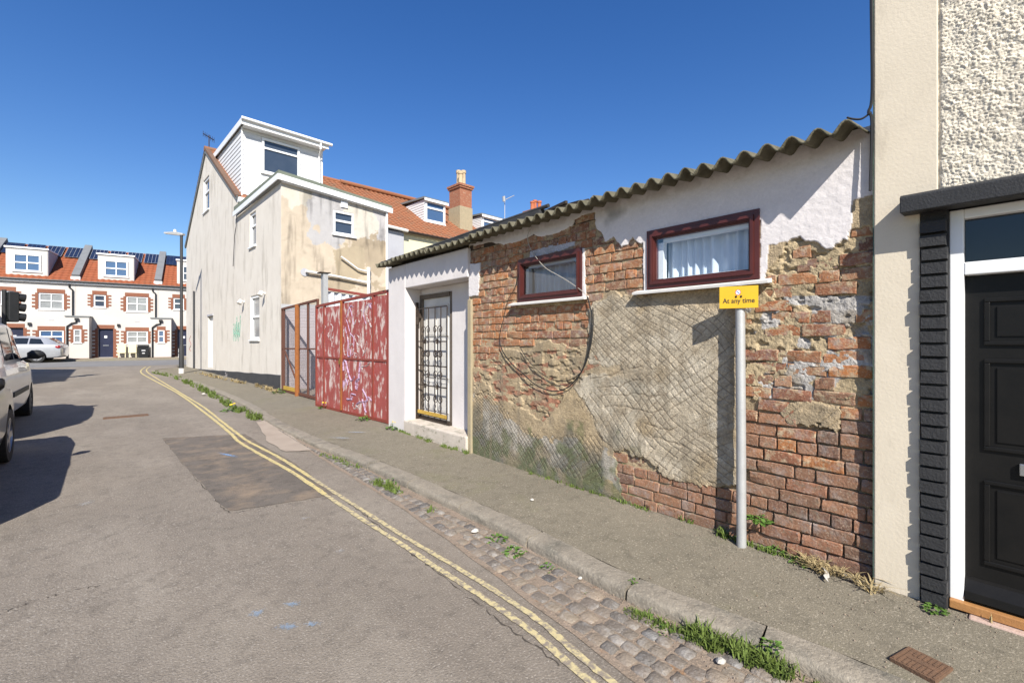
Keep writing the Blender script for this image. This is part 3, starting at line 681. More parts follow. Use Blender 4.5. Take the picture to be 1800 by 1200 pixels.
# ---- white porch block with deep doorway
PXF = 3.345; OY0, OY1, OZ1 = 4.690, 6.300, 2.33; BX = 3.595; PE = 6.86
mb = MB()
mb.box(PXF, 3.9, OY1, PE, .05, 2.70)                         # pillar at the far side
mb.box(PXF, 3.9, OY0-.02, OY1, OZ1, 2.70)                    # lintel
mb.box(BX, 3.9, OY0-.02, 5.40, .2, OZ1)                      # back wall beside the door
mb.box(BX+.02, 3.9, 5.40, OY1, 2.235, OZ1)
o = wchild(mb, 'porch_wall', 'white_render', bevel=.012)
mb = MB().box(PXF-.02, BX+.2, OY0-.015, OY1+.02, .06, .325); o = wchild(mb, 'doorstep', 'step_stone', bevel=.02)
mb = MB().box(WX-.045, WX+.1, 4.615, 4.690, .06, 2.045); wchild(mb, 'jamb', 'concrete_jamb', bevel=.006)
mb = MB()
for k in range(7): mb.box(WX-.06-.004*(k % 2), WX+.02, 4.60+.012*k, 4.60+.012*k+.03, 2.06+.035*k, 2.12+.04*k)
# door
dy0, dy1, dzb, dzt = 5.47, 6.235, .375, 2.17
d = wchild(MB().box(BX+.04, BX+.10, dy0, dy1, dzb, dzt), 'door', 'door_white')
for (za, zb) in ((1.62, 2.05), (1.0, 1.52), (.5, .90)):
    for (ya, yb) in ((dy0+.09, dy0+.345), (dy0+.42, dy1-.09)):
        p = MB(); p.box(BX+.030, BX+.041, ya, yb, za, zb); wchild(p, 'door_panel', 'door_white', bevel=.006, parent=d)
        q = MB()
        for (a, b, c, e) in ((ya-.018, yb+.018, za-.018, za-.004), (ya-.018, yb+.018, zb+.004, zb+.018), (ya-.018, ya-.004, za-.004, zb+.004), (yb+.004, yb+.018, za-.004, zb+.004)): q.box(BX+.026, BX+.0405, a, b, c, e)
        wchild(q, 'panel_moulding', 'door_white', parent=d)
fr = MB()
fr.box(BX+.012, BX+.11, 5.402, dy0-.002, .33, 2.233); fr.box(BX+.0, BX+.11, dy1+.002, OY1-.002, .33, 2.233); fr.box(BX+.0, BX+.11, dy0-.002, dy1+.002, 2.172, 2.233)
wchild(fr, 'door_frame', 'old_frame'); wchild(MB().box(BX-.03, BX+.11, 5.42, OY1-.01, .326, .372), 'threshold', 'dark_timber')
# wrought iron security gate
GX = BX-.06; gt = MB(); gy0, gy1, gz0, gz1 = 5.43, 6.24, .42, 2.02
for yv in (gy0, gy0+.16, gy0+.32, gy0+.50, gy0+.66, gy1): gt.tube([(GX, yv, gz0), (GX, yv, gz1)], .0075, 6)
for zv in (gz0, .86, 1.16, 1.52, gz1): gt.beam((GX, gy0, zv), (GX, gy1, zv), .008, .016)
gt.box(GX-.02, GX+.02, gy1+.015, gy1+.045, .33, 2.12)
gate = wchild(gt, 'security_gate', 'black_iron')
def scroll(yc, zc, s, sy, sz):
    P = []
    for i in range(26):
        t = i/25; a = t*3.6*math.pi/1.6; r = s*(.36*(1-.72*t)); P.append((GX-.004, yc+sy*(s*.36-r*math.cos(a)) , zc+sz*(s*.9+r*math.sin(a))))
    return [(GX-.004, yc, zc)]+P
sc = MB()
for yc in (gy0+.24, gy0+.58):
    for zc, sz in ((1.52, 1), (1.52, -1), (1.16, 1), (.86, -1), (.86, 1), (.86, -1)):
        for sy in (-1, 1): sc.tube(scroll(yc, zc, .19, sy, sz), .0055, 5)
    for zc in (1.52, .86):
        for a in range(8): sc.tube([(GX-.01, yc, zc), (GX-.012, yc+.038*math.cos(a*.785), zc+.038*math.sin(a*.785))], [.006, .009], 5)
wchild(sc, 'scrollwork', 'black_iron', parent=gate)
wchild(MB().box(GX-.008, GX+.008, gy0, gy1, .425, .475), 'kick_rail', 'ochre_paint', parent=gate)
lk = MB(); lk.box(BX-.05, BX+.02, 6.235, 6.298, 1.88, 1.96); lk.tube([(BX-.06, 6.26, 1.78), (BX-.06, 6.26, 1.90)], .03, 8); wchild(lk, 'door_lamp', 'dark_timber')
pb = MB(); pb.box(BX-.025, BX+.002, 4.80, 4.98, 1.30, 1.68); wchild(pb, 'notice_plate', 'felt')
# ---- corrugated roof, one sheet after another
def roof_sheet(y0, y1, x0, zf, slope, tilt):
    mb = MB(); n = int((y1-y0)/.0125)+1; vs = []; deps = [0, .03, .5, 1.3, 3.6]
    ph = 2*math.pi/.140
    for i in range(n+1):
        yy = y0+(y1-y0)*i/n; zz = zf+.031*math.cos(ph*yy)
        for dpt in deps: vs.append((x0+dpt, yy, zz+slope*dpt+tilt*(yy-y0)))
    m = len(deps); fs = [(i*m+k, (i+1)*m+k, (i+1)*m+k+1, i*m+k+1) for i in range(n) for k in range(m-1)]
    mb.add(vs, fs); o = wchild(mb, 'roof_sheet', 'asbestos', smooth=True)
    sd = o.modifiers.new('thickness', 'SOLIDIFY'); sd.thickness = .011; sd.offset = 1
    return o
edges = [.640, 1.58, 2.52, 3.46, 4.40, 5.40, 6.40, 6.95]
for i, (a, b) in enumerate(zip(edges, edges[1:])):
    roof_sheet(a, b+.05, WX-.255+random.uniform(-.012, .012)+(.0 if i < 4 else .03), 2.742+(.012 if i % 2 else 0), .16, 0)
mb = MB().box(WX-.01, WX+.10, Y0+.01, 6.84, 2.66, 2.735); wchild(mb, 'wall_plate', 'dark_timber')
mb = MB(); mb.prism([(WX-.10, 3.35, 2.885), (WX-.10, 3.35, 2.835), (WX+.6, 3.35, 2.93), (WX+.6, 3.35, 2.98)], (0, 3.63, -.10)); wchild(mb, 'felt_capping', 'felt')
mb = MB(); mb.tube([(WX-.06, 3.25, 2.905), (WX-.07, 4.2, 2.88), (WX-.08, 5.4, 2.84), (WX-.12, 6.98, 2.795)], .022, 8); wchild(mb, 'felt_roll', 'felt')
mb = MB()
for (a, b, w) in (((WX+.3, 3.95, 2.96), (WX+.1, 3.15, 2.95), .03), ((WX+.35, 3.9, 3.02), (WX+.15, 3.0, 2.93), .03), ((WX+.1, 3.9, 2.92), (WX+.4, 3.1, 3.02), .025)): mb.beam(a, b, w, .03)
wchild(mb, 'loose_batten', 'dark_timber')
# back and end walls of the block
mb = MB(); mb.box(6.6, 6.8, .55, 6.86, .05, 3.1); mb.box(3.9, 6.6, 6.68, 6.86, .05, 2.75); wchild(mb, 'rear_wall', 'white_render')
# ---- cables on the wall
def wpt(x, y, off=.045): q = wx(x, y, WX-off); return (WX-off, q[0], q[1])
mb = MB(); P = [wpt(*p) for p in ((935, 398), (928, 412), (929, 428), (938, 446), (958, 470), (985, 486), (1010, 502), (1030, 518), (1036, 535), (1040, 560), (1037, 600), (1026, 645), (1005, 675), (985, 686), (965, 686), (940, 675), (918, 655), (900, 640), (885, 620), (879, 605))]
P = cat_rom(P, 5); k = int(len(P)*.38); wchild(MB().tube(P[:k+1], .0034, 6), 'cable', 'grey_cable'); wchild(MB().tube(P[k:], .0058, 6), 'cable', 'black_cable')
P = cat_rom([wpt(*p, .04) for p in ((1042, 540), (1043, 570), (1038, 610), (1024, 650), (1000, 668), (975, 668), (950, 655), (930, 635), (915, 612))], 5); wchild(MB().tube(P, .004, 6), 'cable', 'black_cable')
P = cat_rom([wpt(*p, .04) for p in ((879, 605), (879, 585), (885, 560), (892, 530), (905, 505), (912, 480))], 5); wchild(MB().tube(P, .0035, 6), 'cable', 'black_cable')
# ================================================================ cream house at the right edge
vcol_mat('roughcast', rough=.95, bump=.5, bscale=120, var=.10)
pm('cream_render', (.63, .555, .435), (.55, .48, .37), scale=3, rough=.9, bump=.16, bscale=60, mottle=.8, stain=(.46, .40, .31), stain_scale=(6, 6, 2), stain_pos=(.6, .8))
pm('black_paint', (.021, .021, .022), (.034, .034, .035), scale=8, rough=.55, bump=.3, bscale=90, mottle=.9, spec=.4)
pm('black_brick', (.030, .030, .031), (.02, .02, .021), scale=10, rough=.65, bump=.5, bscale=70, mottle=.9)
pm('black_gloss', (.007, .007, .007), (.013, .012, .011), scale=9, rough=.38, bump=.05, bscale=60, mottle=.9, spec=.18)
pm('oak', (.40, .20, .07), (.28, .13, .05), scale=14, rough=.5, bump=.2, mottle=1)
pm('pink_stone', (.46, .33, .27), (.36, .26, .21), scale=12, bump=.4, mottle=1)
pm('dark_glass', (.012, .016, .022), rough=.03, bump=0, spec=.6)
pm('steel', (.5, .5, .5), rough=.35, metal=.9, bump=0)
pm('green_edge', (.10, .15, .12), (.06, .08, .06), scale=12, bump=.3)
RX = 3.335
rh = empty('cream_house', (RX, 0, PZ), 0, 'cream roughcast house with black painted doorway at the right edge', 'house')
rinv = Matrix.Translation(rh.location).inverted()
def rchild(mb, name, mat, smooth=False, bevel=0, parent=None):
    o = mb.build(name, mat, None, smooth, bevel)
    if parent is not None: o.parent = parent
    else: o.parent = rh; o.matrix_parent_inverse = rinv
    return o
PY0, PY1 = .4057, .607          # pilaster
mb = MB(); mb.prism([(RX, PY0, .05), (RX, PY1, .05), (RX, PY1, 6.4), (RX, .333, 6.4), (RX, .333, 2.30), (RX, PY0, 2.30)], (.4, 0, 0))
rchild(mb, 'pilaster', 'cream_render', bevel=.006)
mb = MB(); mb.box(RX+.06, 9.0, -6.0, PY1-.01, 2.30, 6.4); mb.box(RX+.13, 9.0, PY0-.02, PY1-.01, .05, 2.3); mb.box(RX+.02, 9.0, -6, -.60, .05, 2.3); mb.box(RX+.3, 9.0, -.60, PY0, .05, 2.3)
rchild(mb, 'wall', 'cream_render')
mb = MB(); mb.prism([(RX-.2, -6.2, 6.4), (9.3, -6.2, 6.4), (6.2, -6.2, 8.6)], (0, 6.85, 0)); rchild(mb, 'roof', 'felt')
# roughcast panel with real lumps
def roughcast_panel(y0, y1, z0, z1, st):
    a, b = int((y1-y0)/st)+1, int((z1-z0)/st)+1
    yv, zv = np.meshgrid(np.linspace(y0, y1, a), np.linspace(z0, z1, b), indexing='ij')
    w = worley(yv*84+fbm(yv*50, zv*50, 2, 4)*1.6, zv*88+fbm(yv*50, zv*50, 2, 6)*1.6, 3); w2 = worley(yv*140, zv*140, 8); w3 = fbm(yv*22, zv*22, 3, 14)
    h = .0105*np.clip(.75-w, 0, 1)*(.5+w3)+.006*np.clip(.8-w2, 0, 1)+.010*w3
    if y1 > 0: h *= sst(0, .02, y1-yv)
    col = np.ones(yv.shape+(3,))*np.array((.66, .595, .48))*(1+.30*(fbm(yv*4, zv*2, 4, 12)-.5)+.25*(fbm(yv*60, zv*60, 2, 22)-.5))[..., None]
    vid = np.arange(a*b).reshape(a, b)
    f = np.stack([vid[:-1, :-1].ravel(), vid[:-1, 1:].ravel(), vid[1:, 1:].ravel(), vid[1:, :-1].ravel()], 1)
    co = np.stack([RX+.012-h, yv, zv], -1).reshape(-1, 3)
    o = bpy.data.objects.new('roughcast', grid_mesh('roughcast', co, f, col, 'roughcast')); link(o); o.parent = rh; o.matrix_parent_inverse = rinv
roughcast_panel(-.75, .335, 2.28, 3.9, .0047); roughcast_panel(-5.9, -.752, 2.30, 6.35, .014); roughcast_panel(-.75, .335, 3.902, 6.35, .010)
# canopy
mb = MB(); mb.prism([(RX+.1, -.8, 2.225), (RX-.12, -.8, 2.215), (RX-.125, -.8, 2.298), (RX-.11, -.8, 2.312), (RX+.1, -.8, 2.325)], (0, .8+.474, 0)); rchild(mb, 'canopy', 'black_paint', bevel=.005)
# black painted brick pier, brick by brick
BX0, BX1 = .2935, PY0-.003
mb = MB().box(RX+.0, RX+.28, BX0, BX1, .05, 2.224); pier = rchild(mb, 'brick_pier', 'black_brick')
def pier_brick(i):
    rs = random.Random(i+900); mb = MB(); y0, y1 = BX0+.001, BX1
    v = [(0, y0, 0), (0, y1, 0), (0, y1, 1), (0, y0, 1)]
    f = [(-1, y0+.004, .06), (-1, (y0+y1)/2, .05+rs.uniform(-.03, .03)), (-1, y1-.004+rs.uniform(-.004, .004), .07), (-1+rs.uniform(-.1, .1), y1-.003, .94), (-1, (y0+y1)/2, .96+rs.uniform(-.03, .03)), (-1, y0+.004, .93)]
    mb.add(v+f, [(4, 5, 6, 7, 8, 9), (0, 1, 6, 5, 4), (1, 2, 7, 6), (2, 3, 9, 8, 7), (3, 0, 4, 9)])
    me = mb.mesh('brick', 'black_brick'); return me
PBR = [pier_brick(i) for i in range(6)]
z = .11; k = 0
while z < 2.11:
    o = bpy.data.objects.new('brick', PBR[k % 6]); link(o); o.parent = pier; o.location = (RX+.001, random.uniform(-.003, .004), z); o.scale = (random.uniform(.028, .040), 1, .0655); z += .0738; k += 1
# door frame, transom, fanlight, door
FX = RX+.055
mb = MB(); mb.box(FX-.03, FX+.06, .236, BX0-.002, .155, 2.215); mb.box(FX-.03, FX+.06, -.60, -.545, .155, 2.215)
mb.box(FX-.03, FX+.06, -.545, .236, 1.868, 1.935); mb.box(FX-.028, FX+.06, -.545, .236, 2.165, 2.215)
dfr = rchild(mb, 'door_frame', 'white_upvc', bevel=.005)
rchild(MB().box(FX+.02, FX+.03, -.545, .236, 1.935, 2.165), 'fanlight', 'dark_glass')
d = rchild(MB().box(FX+.03, FX+.07, -.545, .234, .20, 1.866), 'door', 'black_gloss')
def panel(ya, yb, za, zb):
    q = MB(); X = FX+.03
    for (a, b, c, e) in ((ya, yb, za, za+.022), (ya, yb, zb-.022, zb), (ya, ya+.022, za+.022, zb-.022), (yb-.022, yb, za+.022, zb-.022)): q.box(X-.012, X-.0005, a, b, c, e)
    rchild(q, 'panel_moulding', 'black_gloss', bevel=.004, parent=d)
    rchild(MB().box(X-.006, X-.0003, ya+.045, yb-.045, za+.045, zb-.045), 'door_panel', 'black_gloss', bevel=.004, parent=d)
for ya, yb in ((-.12, .165), (-.46, -.175)):
    panel(ya, yb, 1.50, 1.745); panel(ya, yb, .955, 1.43); panel(ya, yb, .36, .80)
rchild(MB().box(FX+.010, FX+.0295, -.24, .042, .850, .910), 'letterbox', 'steel', bevel=.004, parent=d)
mb = MB(); mb.prism([(FX-.035, -.545, .175), (FX+.0295, -.545, .175), (FX+.0295, -.545, .275), (FX+.01, -.545, .265), (FX-.03, -.545, .215)], (0, .778, 0)); rchild(mb, 'weather_bar', 'black_gloss', parent=d)
rchild(MB().box(FX-.06, FX+.08, -.62, BX0-.004, .115, .158), 'threshold', 'oak', bevel=.004)
rchild(MB().box(FX-.10, FX+.08, -.64, .215, .05, .112), 'sill_stone', 'pink_stone', bevel=.008)
mb = MB(); P = cat_rom([(RX-.006, .612, 4.5), (RX-.010, .618, 3.6), (RX-.008, .614, 2.98), (RX-.012, .63, 2.86), (RX-.004, .616, 2.80), (RX-.01, .622, 2.4)], 6); mb.tube(P, .008, 6)
mb.tube(cat_rom([(RX, .62, 2.86), (RX-.02, .66, 2.83), (RX-.03, .70, 2.84), (RX-.03, .73, 2.86)], 5), .006, 6); rchild(mb, 'cable', 'black_cable')
rchild(MB().box(RX+.004, RX+.05, PY1+.0, PY1+.006, .06, 6.3), 'edge_bead', 'green_edge')

# ================================================================ yellow restriction sign on its post
pm('sign_yellow', (.60, .36, .014), (.54, .32, .014), scale=5, rough=.45, bump=.05, mottle=.5, stain=(.55, .34, .04), stain_scale=(9, 9, 9), stain_pos=(.6, .8))
pm('galvanised', (.46, .46, .45), (.38, .38, .37), scale=12, rough=.5, metal=.35, bump=.15, bscale=90, mottle=.8, stain=(.34, .29, .22), stain_scale=(14, 14, 5), stain_pos=(.62, .78))
pm('print_black', (.02, .02, .02), rough=.6, bump=0); pm('print_white', (.75, .75, .75), rough=.6, bump=0); pm('print_blue', (.03, .12, .4), rough=.6, bump=0); pm('print_red', (.5, .03, .03), rough=.6, bump=0)
SPX, SPY = 3.295, 1.338
sg = empty('parking_sign', (SPX, SPY, PZ), 0, 'yellow At any time plate on a grey steel post before the brick wall', 'sign')
mb = MB().tube([(-.012, -.008, -.08), (0, 0, .8), (.012, .012, 1.80)], .0315, 14); smooth_angle(mb.build('post', 'galvanised', sg), 40)
PLA = R(-14)                                            # the plate is turned a little on its post
plate = MB().box(-.139, .139, -.0035, .0035, -.078, .078).build('plate', 'sign_yellow', sg, bevel=.0015)
plate.location = (-.031, .004, 1.722); plate.rotation_euler = (0, 0, R(-90)+R(24)); plate.scale = (.87, 1, .98)
tc = bpy.data.curves.new('lettering', 'FONT'); tc.body = 'At any time'; tc.size = .0485; tc.align_x = 'CENTER'; tc.align_y = 'CENTER'; tc.extrude = .0004; tc.offset = .0006
to = bpy.data.objects.new('tmp', tc); COL.objects.link(to); bpy.context.view_layer.update()
me = bpy.data.meshes.new_from_object(to.evaluated_get(bpy.context.evaluated_depsgraph_get())); bpy.data.objects.remove(to)
me.materials.clear(); me.materials.append(MAT['print_black'])
lt = bpy.data.objects.new('lettering', me); link(lt, plate); lt.location = (0, -.0046, -.026); lt.rotation_euler = (R(90), 0, 0); lt.scale = (1.0, 1, 1)
ring = MB().lathe([(.0205, 0), (.0205, .0006)], n=24); o = ring.build('emblem_rim', 'print_red', plate); o.location = (-.004, -.0036, .034); o.rotation_euler = (R(90), 0, 0)
disc = MB().lathe([(.0165, 0), (.0165, .0009)], n=24); o = disc.build('emblem', 'print_white', plate); o.location = (-.004, -.0037, .034); o.rotation_euler = (R(90), 0, 0)
bar = MB().box(-.015, .015, -.0005, .0005, -.0028, .0028); o = bar.build('emblem_bar', 'print_blue', plate); o.location = (-.004, -.0051, .034); o.rotation_euler = (0, R(40), 0)
for s in (-1, 1):
    b = MB().lathe([(.0085, 0), (.0085, .003), (.005, .006)], n=10).build('bolt', 'black_iron', plate); b.location = (.018*s, -.0035, .004); b.rotation_euler = (R(90), 0, 0)
# ================================================================ tile roofs, windows: shared makers
def tile_roof(w, l, tw=.24, cl=.27, amp=.022, lift=.026, seg=6):
    """pantile surface in a local frame: x along the eaves 0..w, y up the slope 0..l, z out of the roof"""
    nc = max(1, int(round(l/cl))); cl = l/nc; nt = max(1, int(round(w/tw))); tw = w/nt; nx = nt*seg
    xs = np.linspace(0, w, nx+1); prof = amp*np.where((xs/tw) % 1 < .65, np.sin(((xs/tw) % 1)/.65*math.pi), -.35*np.sin((((xs/tw) % 1)-.65)/.35*math.pi))
    vs = []; fs = []
    for j in range(nc):
        b = len(vs)
        jit = RS.uniform(-.004, .004, nx+1)
        for yy, zz in ((j*cl-.02, -.004), (j*cl-.02, lift), ((j+1)*cl, .004)):
            for i, x in enumerate(xs): vs.append((x, yy, prof[i]+zz+(jit[i] if zz == lift else 0)))
        n = nx+1
        for k in range(2): fs += [(b+k*n+i, b+k*n+i+1, b+(k+1)*n+i+1, b+(k+1)*n+i) for i in range(nx)]
    return vs, fs
def place_roof(name, org, ux, uy, w, l, mat, parent, **k):
    ux = Vector(ux).normalized(); uy = Vector(uy).normalized(); uz = ux.cross(uy)
    vs, fs = tile_roof(w, l, **k); org = Vector(org); mb = MB()
    mb.add([org+ux*v[0]+uy*v[1]+uz*v[2] for v in vs], fs)
    return mb.build(name, mat, parent, smooth=False)
pm('roof_tile', (.29, .088, .036), (.20, .058, .027), scale=2.2, rough=.85, bump=.3, bscale=40, mottle=1, stain=(.20, .10, .055), stain_scale=(2.5, 2.5, 2.5), stain_pos=(.56, .8))
pm('roof_tile_old', (.30, .115, .052), (.20, .085, .045), scale=1.2, rough=.9, bump=.4, bscale=30, mottle=1, stain=(.17, .12, .075), stain_scale=(3, 3, 3), stain_pos=(.5, .75))
pm('roof_tile_brown', (.16, .095, .065), (.10, .065, .045), scale=4, rough=.9, bump=.4, bscale=30, mottle=1)
pm('stained_render', (.64, .60, .535), (.54, .495, .43), scale=2.2, rough=.92, bump=.35, bscale=25, mottle=1, stain=(.32, .285, .235), stain_scale=(3.0, 3.0, .7), stain_pos=(.52, .82))
vcol_mat('peeling_render', rough=.92, bump=.35, bscale=45, var=.08)
pm('plinth_black', (.035, .036, .04), (.06, .06, .062), scale=3, rough=.75, bump=.3, mottle=.9)
pm('cladding', (.66, .66, .66), (.60, .60, .60), scale=2, rough=.5, bump=0, mottle=.5)
pm('lilac_brick', (.40, .36, .37), (.33, .29, .30), scale=3, rough=.9, bump=.3, mottle=.9)
pm('lead', (.17, .18, .18), (.12, .125, .125), scale=3, rough=.7, bump=.2, mottle=.9)
pm('roof_felt_green', (.17, .19, .15), (.11, .13, .10), scale=3, rough=.9, bump=.3, mottle=1)
pm('cream_yellow', (.68, .62, .42), (.62, .56, .37), scale=1.2, rough=.9, bump=.2, mottle=.7)
pm('grey_render', (.40, .40, .42), (.36, .36, .38), scale=2, rough=.9, bump=.2)
pm('chimney_brick', (.33, .135, .075), (.22, .09, .055), scale=6, rough=.92, bump=.5, mottle=1, stain=(.38, .28, .19), stain_scale=(9, 9, 24), stain_pos=(.56, .66))
pm('buff_pot', (.48, .38, .24), (.36, .28, .18), scale=6, bump=.2, mottle=1); pm('red_pot', (.42, .13, .06), (.32, .10, .05), scale=6, bump=.2)
pm('pane_dark', (.035, .05, .075), (.05, .065, .09), scale=2, rough=.06, bump=0, spec=.7); pm('pane_blue', (.05, .10, .20), (.06, .11, .2), scale=2, rough=.06, bump=0, spec=.8)
pm('pane_net', (.30, .31, .30), (.16, .17, .18), scale=4, rough=.12, bump=0, spec=.6, mottle=1)
thin_paint('graffiti_green', (.20, .42, .32)); thin_paint('graffiti_red', (.50, .22, .20))
thin_paint('graffiti_white', (.55, .50, .49)); thin_paint('graffiti_purple', (.46, .33, .46), .36, .52)

def upvc_window(parent, x0, x1, z0, z1, y, mat='pane_dark', bars=('h', .62), out=-1, recess=.05, fw=.055, sillw=.05, axis='y', framemat='white_upvc'):
    """window in a wall facing -y (axis 'y', at y) or facing -x (axis 'x', wall at x=y, spans along y)"""
    def bx(mb, a, b, c, d, p, q):
        if axis == 'y': mb.box(a, b, y+p, y+q, c, d)
        else: mb.box(y+p, y+q, a, b, c, d)
    fr = MB()
    for (a, b, c, d) in ((x0, x1, z0, z0+fw), (x0, x1, z1-fw, z1), (x0, x0+fw, z0+fw, z1-fw), (x1-fw, x1, z0+fw, z1-fw)): bx(fr, a, b, c, d, recess-.045, recess+.03)
    for kind, f in [bars[i:i+2] for i in range(0, len(bars), 2)]:
        if kind == 'h': zz = z0+(z1-z0)*f; bx(fr, x0+fw, x1-fw, zz-fw*.42, zz+fw*.42, recess-.040, recess+.025)
        else: xx = x0+(x1-x0)*f; bx(fr, xx-fw*.3, xx+fw*.3, z0+fw, z1-fw, recess-.036, recess+.02)
    w = fr.build('window', framemat, parent)
    pn = MB(); bx(pn, x0+fw*.6, x1-fw*.6, z0+fw*.6, z1-fw*.6, recess, recess+.012); pn.build('pane', mat, w)
    if sillw:
        s = MB(); bx(s, x0-.04, x1+.04, z0-.045, z0, -sillw, recess); s.build('sill', framemat, w)
    return w
# ================================================================ rendered end house with gable and rear extension
HA = (3.364, 13.22); HR = R(3.0); HZ = .18
hs = empty('end_house', (HA[0], HA[1], HZ), HR, 'tall rendered end house with white dormer and stained gable beside the street', 'house')
# local frame: +x to the right along the rear wall, +y away along the street, z from HZ
EXT_L, EXT_W = 4.46, 3.11; GY0, GY1, RID = 4.46, 13.75, 9.30; EAV, RZ = 6.24, 9.28; HW = 5.63
def wall_holes(mb, axis, c0, c1, u0, u1, z0, z1, holes):
    """slab wall between c0..c1 thick with rectangular holes (u0,u1,z0,z1)"""
    us = sorted({u0, u1, *[h[0] for h in holes], *[h[1] for h in holes]}); zs = sorted({z0, z1, *[h[2] for h in holes], *[h[3] for h in holes]})
    for a, b in zip(us, us[1:]):
        run = None
        for c, d in list(zip(zs, zs[1:]))+[(None, None)]:
            solid = c is not None and not any(h[0] <= (a+b)/2 <= h[1] and h[2] <= (c+d)/2 <= h[3] for h in holes)
            if solid: run = (run[0], d) if run else (c, d)
            elif run:
                if axis == 'x': mb.box(c0, c1, a, b, run[0], run[1])
                else: mb.box(a, b, c0, c1, run[0], run[1])
                run = None
# street side wall of the extension (faces -x)
XW1 = (2.30, 2.95, 4.27, 5.32); XWL = (1.93, 2.88, 1.40, 2.75)
mb = MB(); wall_holes(mb, 'x', 0, .25, 0, EXT_L, -.4, 5.62, [XW1, XWL]); mb.build('wall', 'stained_render', hs)
# gable wall as a solid pentagon
GW = (8.75, 9.85, 6.72, 8.10); DR = (8.05, 8.95, .30, 2.36)
EVB = EAV-.30
mb = MB(); wall_holes(mb, 'x', 0.0, .25, EXT_L, GY1, -.4, EVB, [DR])
wk = mb.build('gable_wall', 'stained_render', hs)
gb = MB(); sl = (RZ-EAV)/(RID-GY0)
def zr(y): return EAV+(y-GY0)*sl if y < RID else RZ-(y-RID)*(RZ-EVB)/(GY1-RID)
us = [GY0, GW[0], RID, GW[1], GY1]
for a, b in zip(us, us[1:]):
    lo = EVB
    if GW[0] <= (a+b)/2 <= GW[1]:
        gb.prism([(0, a, EVB), (0, b, EVB), (0, b, GW[2]), (0, a, GW[2])], (.25, 0, 0)); lo = GW[3]
    gb.prism([(0, a, lo), (0, b, lo), (0, b, max(zr(b)-.05, lo+.001)), (0, a, max(zr(a)-.05, lo+.001))], (.25, 0, 0))
gb.build('gable_top', 'stained_render', hs)
# rear wall of the extension with peeling layers (faces -y)
RW = (1.41, 2.03, 4.46, 5.14)
def rear_wall():
    st = .028; a, b = int(EXT_W/st)+1, int(6.0/st)+1
    xv, zv = np.meshgrid(np.linspace(0, EXT_W, a), np.linspace(-.35, 5.62, b), indexing='ij')
    n1 = fbm(xv*2.2, zv*2.2, 4, 5); n2 = fbm(xv*7, zv*7, 3, 15); n3 = fbm(xv*1.1, zv*4, 3, 25)
    C = np.ones(xv.shape+(3,))*np.array((.50, .42, .32)); C *= (1+.20*(n2-.5)+.18*(n1-.5))[..., None]
    jz = zv+(n1-.5)*1.1+(n2-.5)*.25; jx = xv+(n1-.5)*.5+(n2-.5)*.2
    def putc(m, c): C[m] = np.array(c)*(1+.16*(n2[m]-.5))[:, None]
    putc((jz > 4.7+.25*(jx < .7)) & (jx < .75), (.54, .495, .41)); putc((jz > 4.25) & (jx > .65) & (jx < 1.75), (.41, .395, .385)); putc((jz > 4.55) & (jx > 1.75), (.54, .495, .42)); putc((jz > 4.45) & (jx > 2.75), (.42, .40, .39))
    putc((jz > 3.6) & (jz < 4.55) & (jx > 1.95), (.37, .30, .21)); putc((jz > 3.1) & (jz < 4.2) & (jx > 1.45) & (jx < 2.3), (.39, .32, .22)); putc((jz > 2.85) & (jz < 3.3) & (jx > 1.0) & (n1 > .5), (.37, .30, .21))
    runs = sst(.55, .8, fbm(xv*9, zv*.9, 4, 35)); C[:] = C*(1-.35*runs[..., None]); spots = sst(.6, .8, fbm(xv*5, zv*5, 5, 45)); C[:] = C*(1-.18*spots[..., None])
    low = zv < 2.15+.12*np.sin(xv*2)+.1*(n1-.5); putc(low, (.46, .41, .42)); putc((~low) & (zv < 2.3+.1*n1) & (xv < 1.0), (.42, .42, .42))
    crs = (np.abs(((zv/.0853) % 1)-.5) > .40) & low
    H = .004*n2; H = np.where(crs, H-.008, H)
    keepf = ~((xv[:-1, :-1]+st/2 > RW[0]) & (xv[:-1, :-1]+st/2 < RW[1]) & (zv[:-1, :-1]+st/2 > RW[2]) & (zv[:-1, :-1]+st/2 < RW[3])).ravel()
    vid = np.arange(a*b).reshape(a, b)
    f = np.stack([vid[:-1, :-1].ravel(), vid[1:, :-1].ravel(), vid[1:, 1:].ravel(), vid[:-1, 1:].ravel()], 1)[keepf]
    o = bpy.data.objects.new('rear_wall', grid_mesh('rear_wall', np.stack([xv, -.012-H, zv], -1).reshape(-1, 3), f, C, 'peeling_render')); link(o, hs)
rear_wall()
mb = MB(); wall_holes(mb, 'y', 0, .25, .25, EXT_W, -.4, 5.60, [RW]); mb.box(EXT_W-.25, EXT_W, .25, EXT_L, -.4, 5.6); mb.build('inner_leaf', 'grey_render', hs)
upvc_window(hs, RW[0]-.01, RW[1]+.01, RW[2]-.01, RW[3]+.01, -.02, 'pane_dark', ('h', .58), recess=.06, fw=.07)
mb = MB().box(1.62, 1.82, -.05, -.012, 5.26, 5.44); mb.box(1.63, 1.81, -.06, -.05, 5.31, 5.33); mb.box(1.63, 1.81, -.06, -.05, 5.37, 5.39); mb.build('vent_grille', 'white_upvc', hs)
upvc_window(hs, XW1[0], XW1[1], XW1[2], XW1[3], 0, 'pane_dark', ('h', .62), axis='x', recess=.08, fw=.07)
upvc_window(hs, XWL[0], XWL[1], XWL[2], XWL[3], 0, 'pane_net', ('h', .52), axis='x', recess=.07, fw=.08)
upvc_window(hs, GW[0], GW[1], GW[2], GW[3], 0, 'pane_dark', ('h', .6), axis='x', recess=.08, fw=.09)
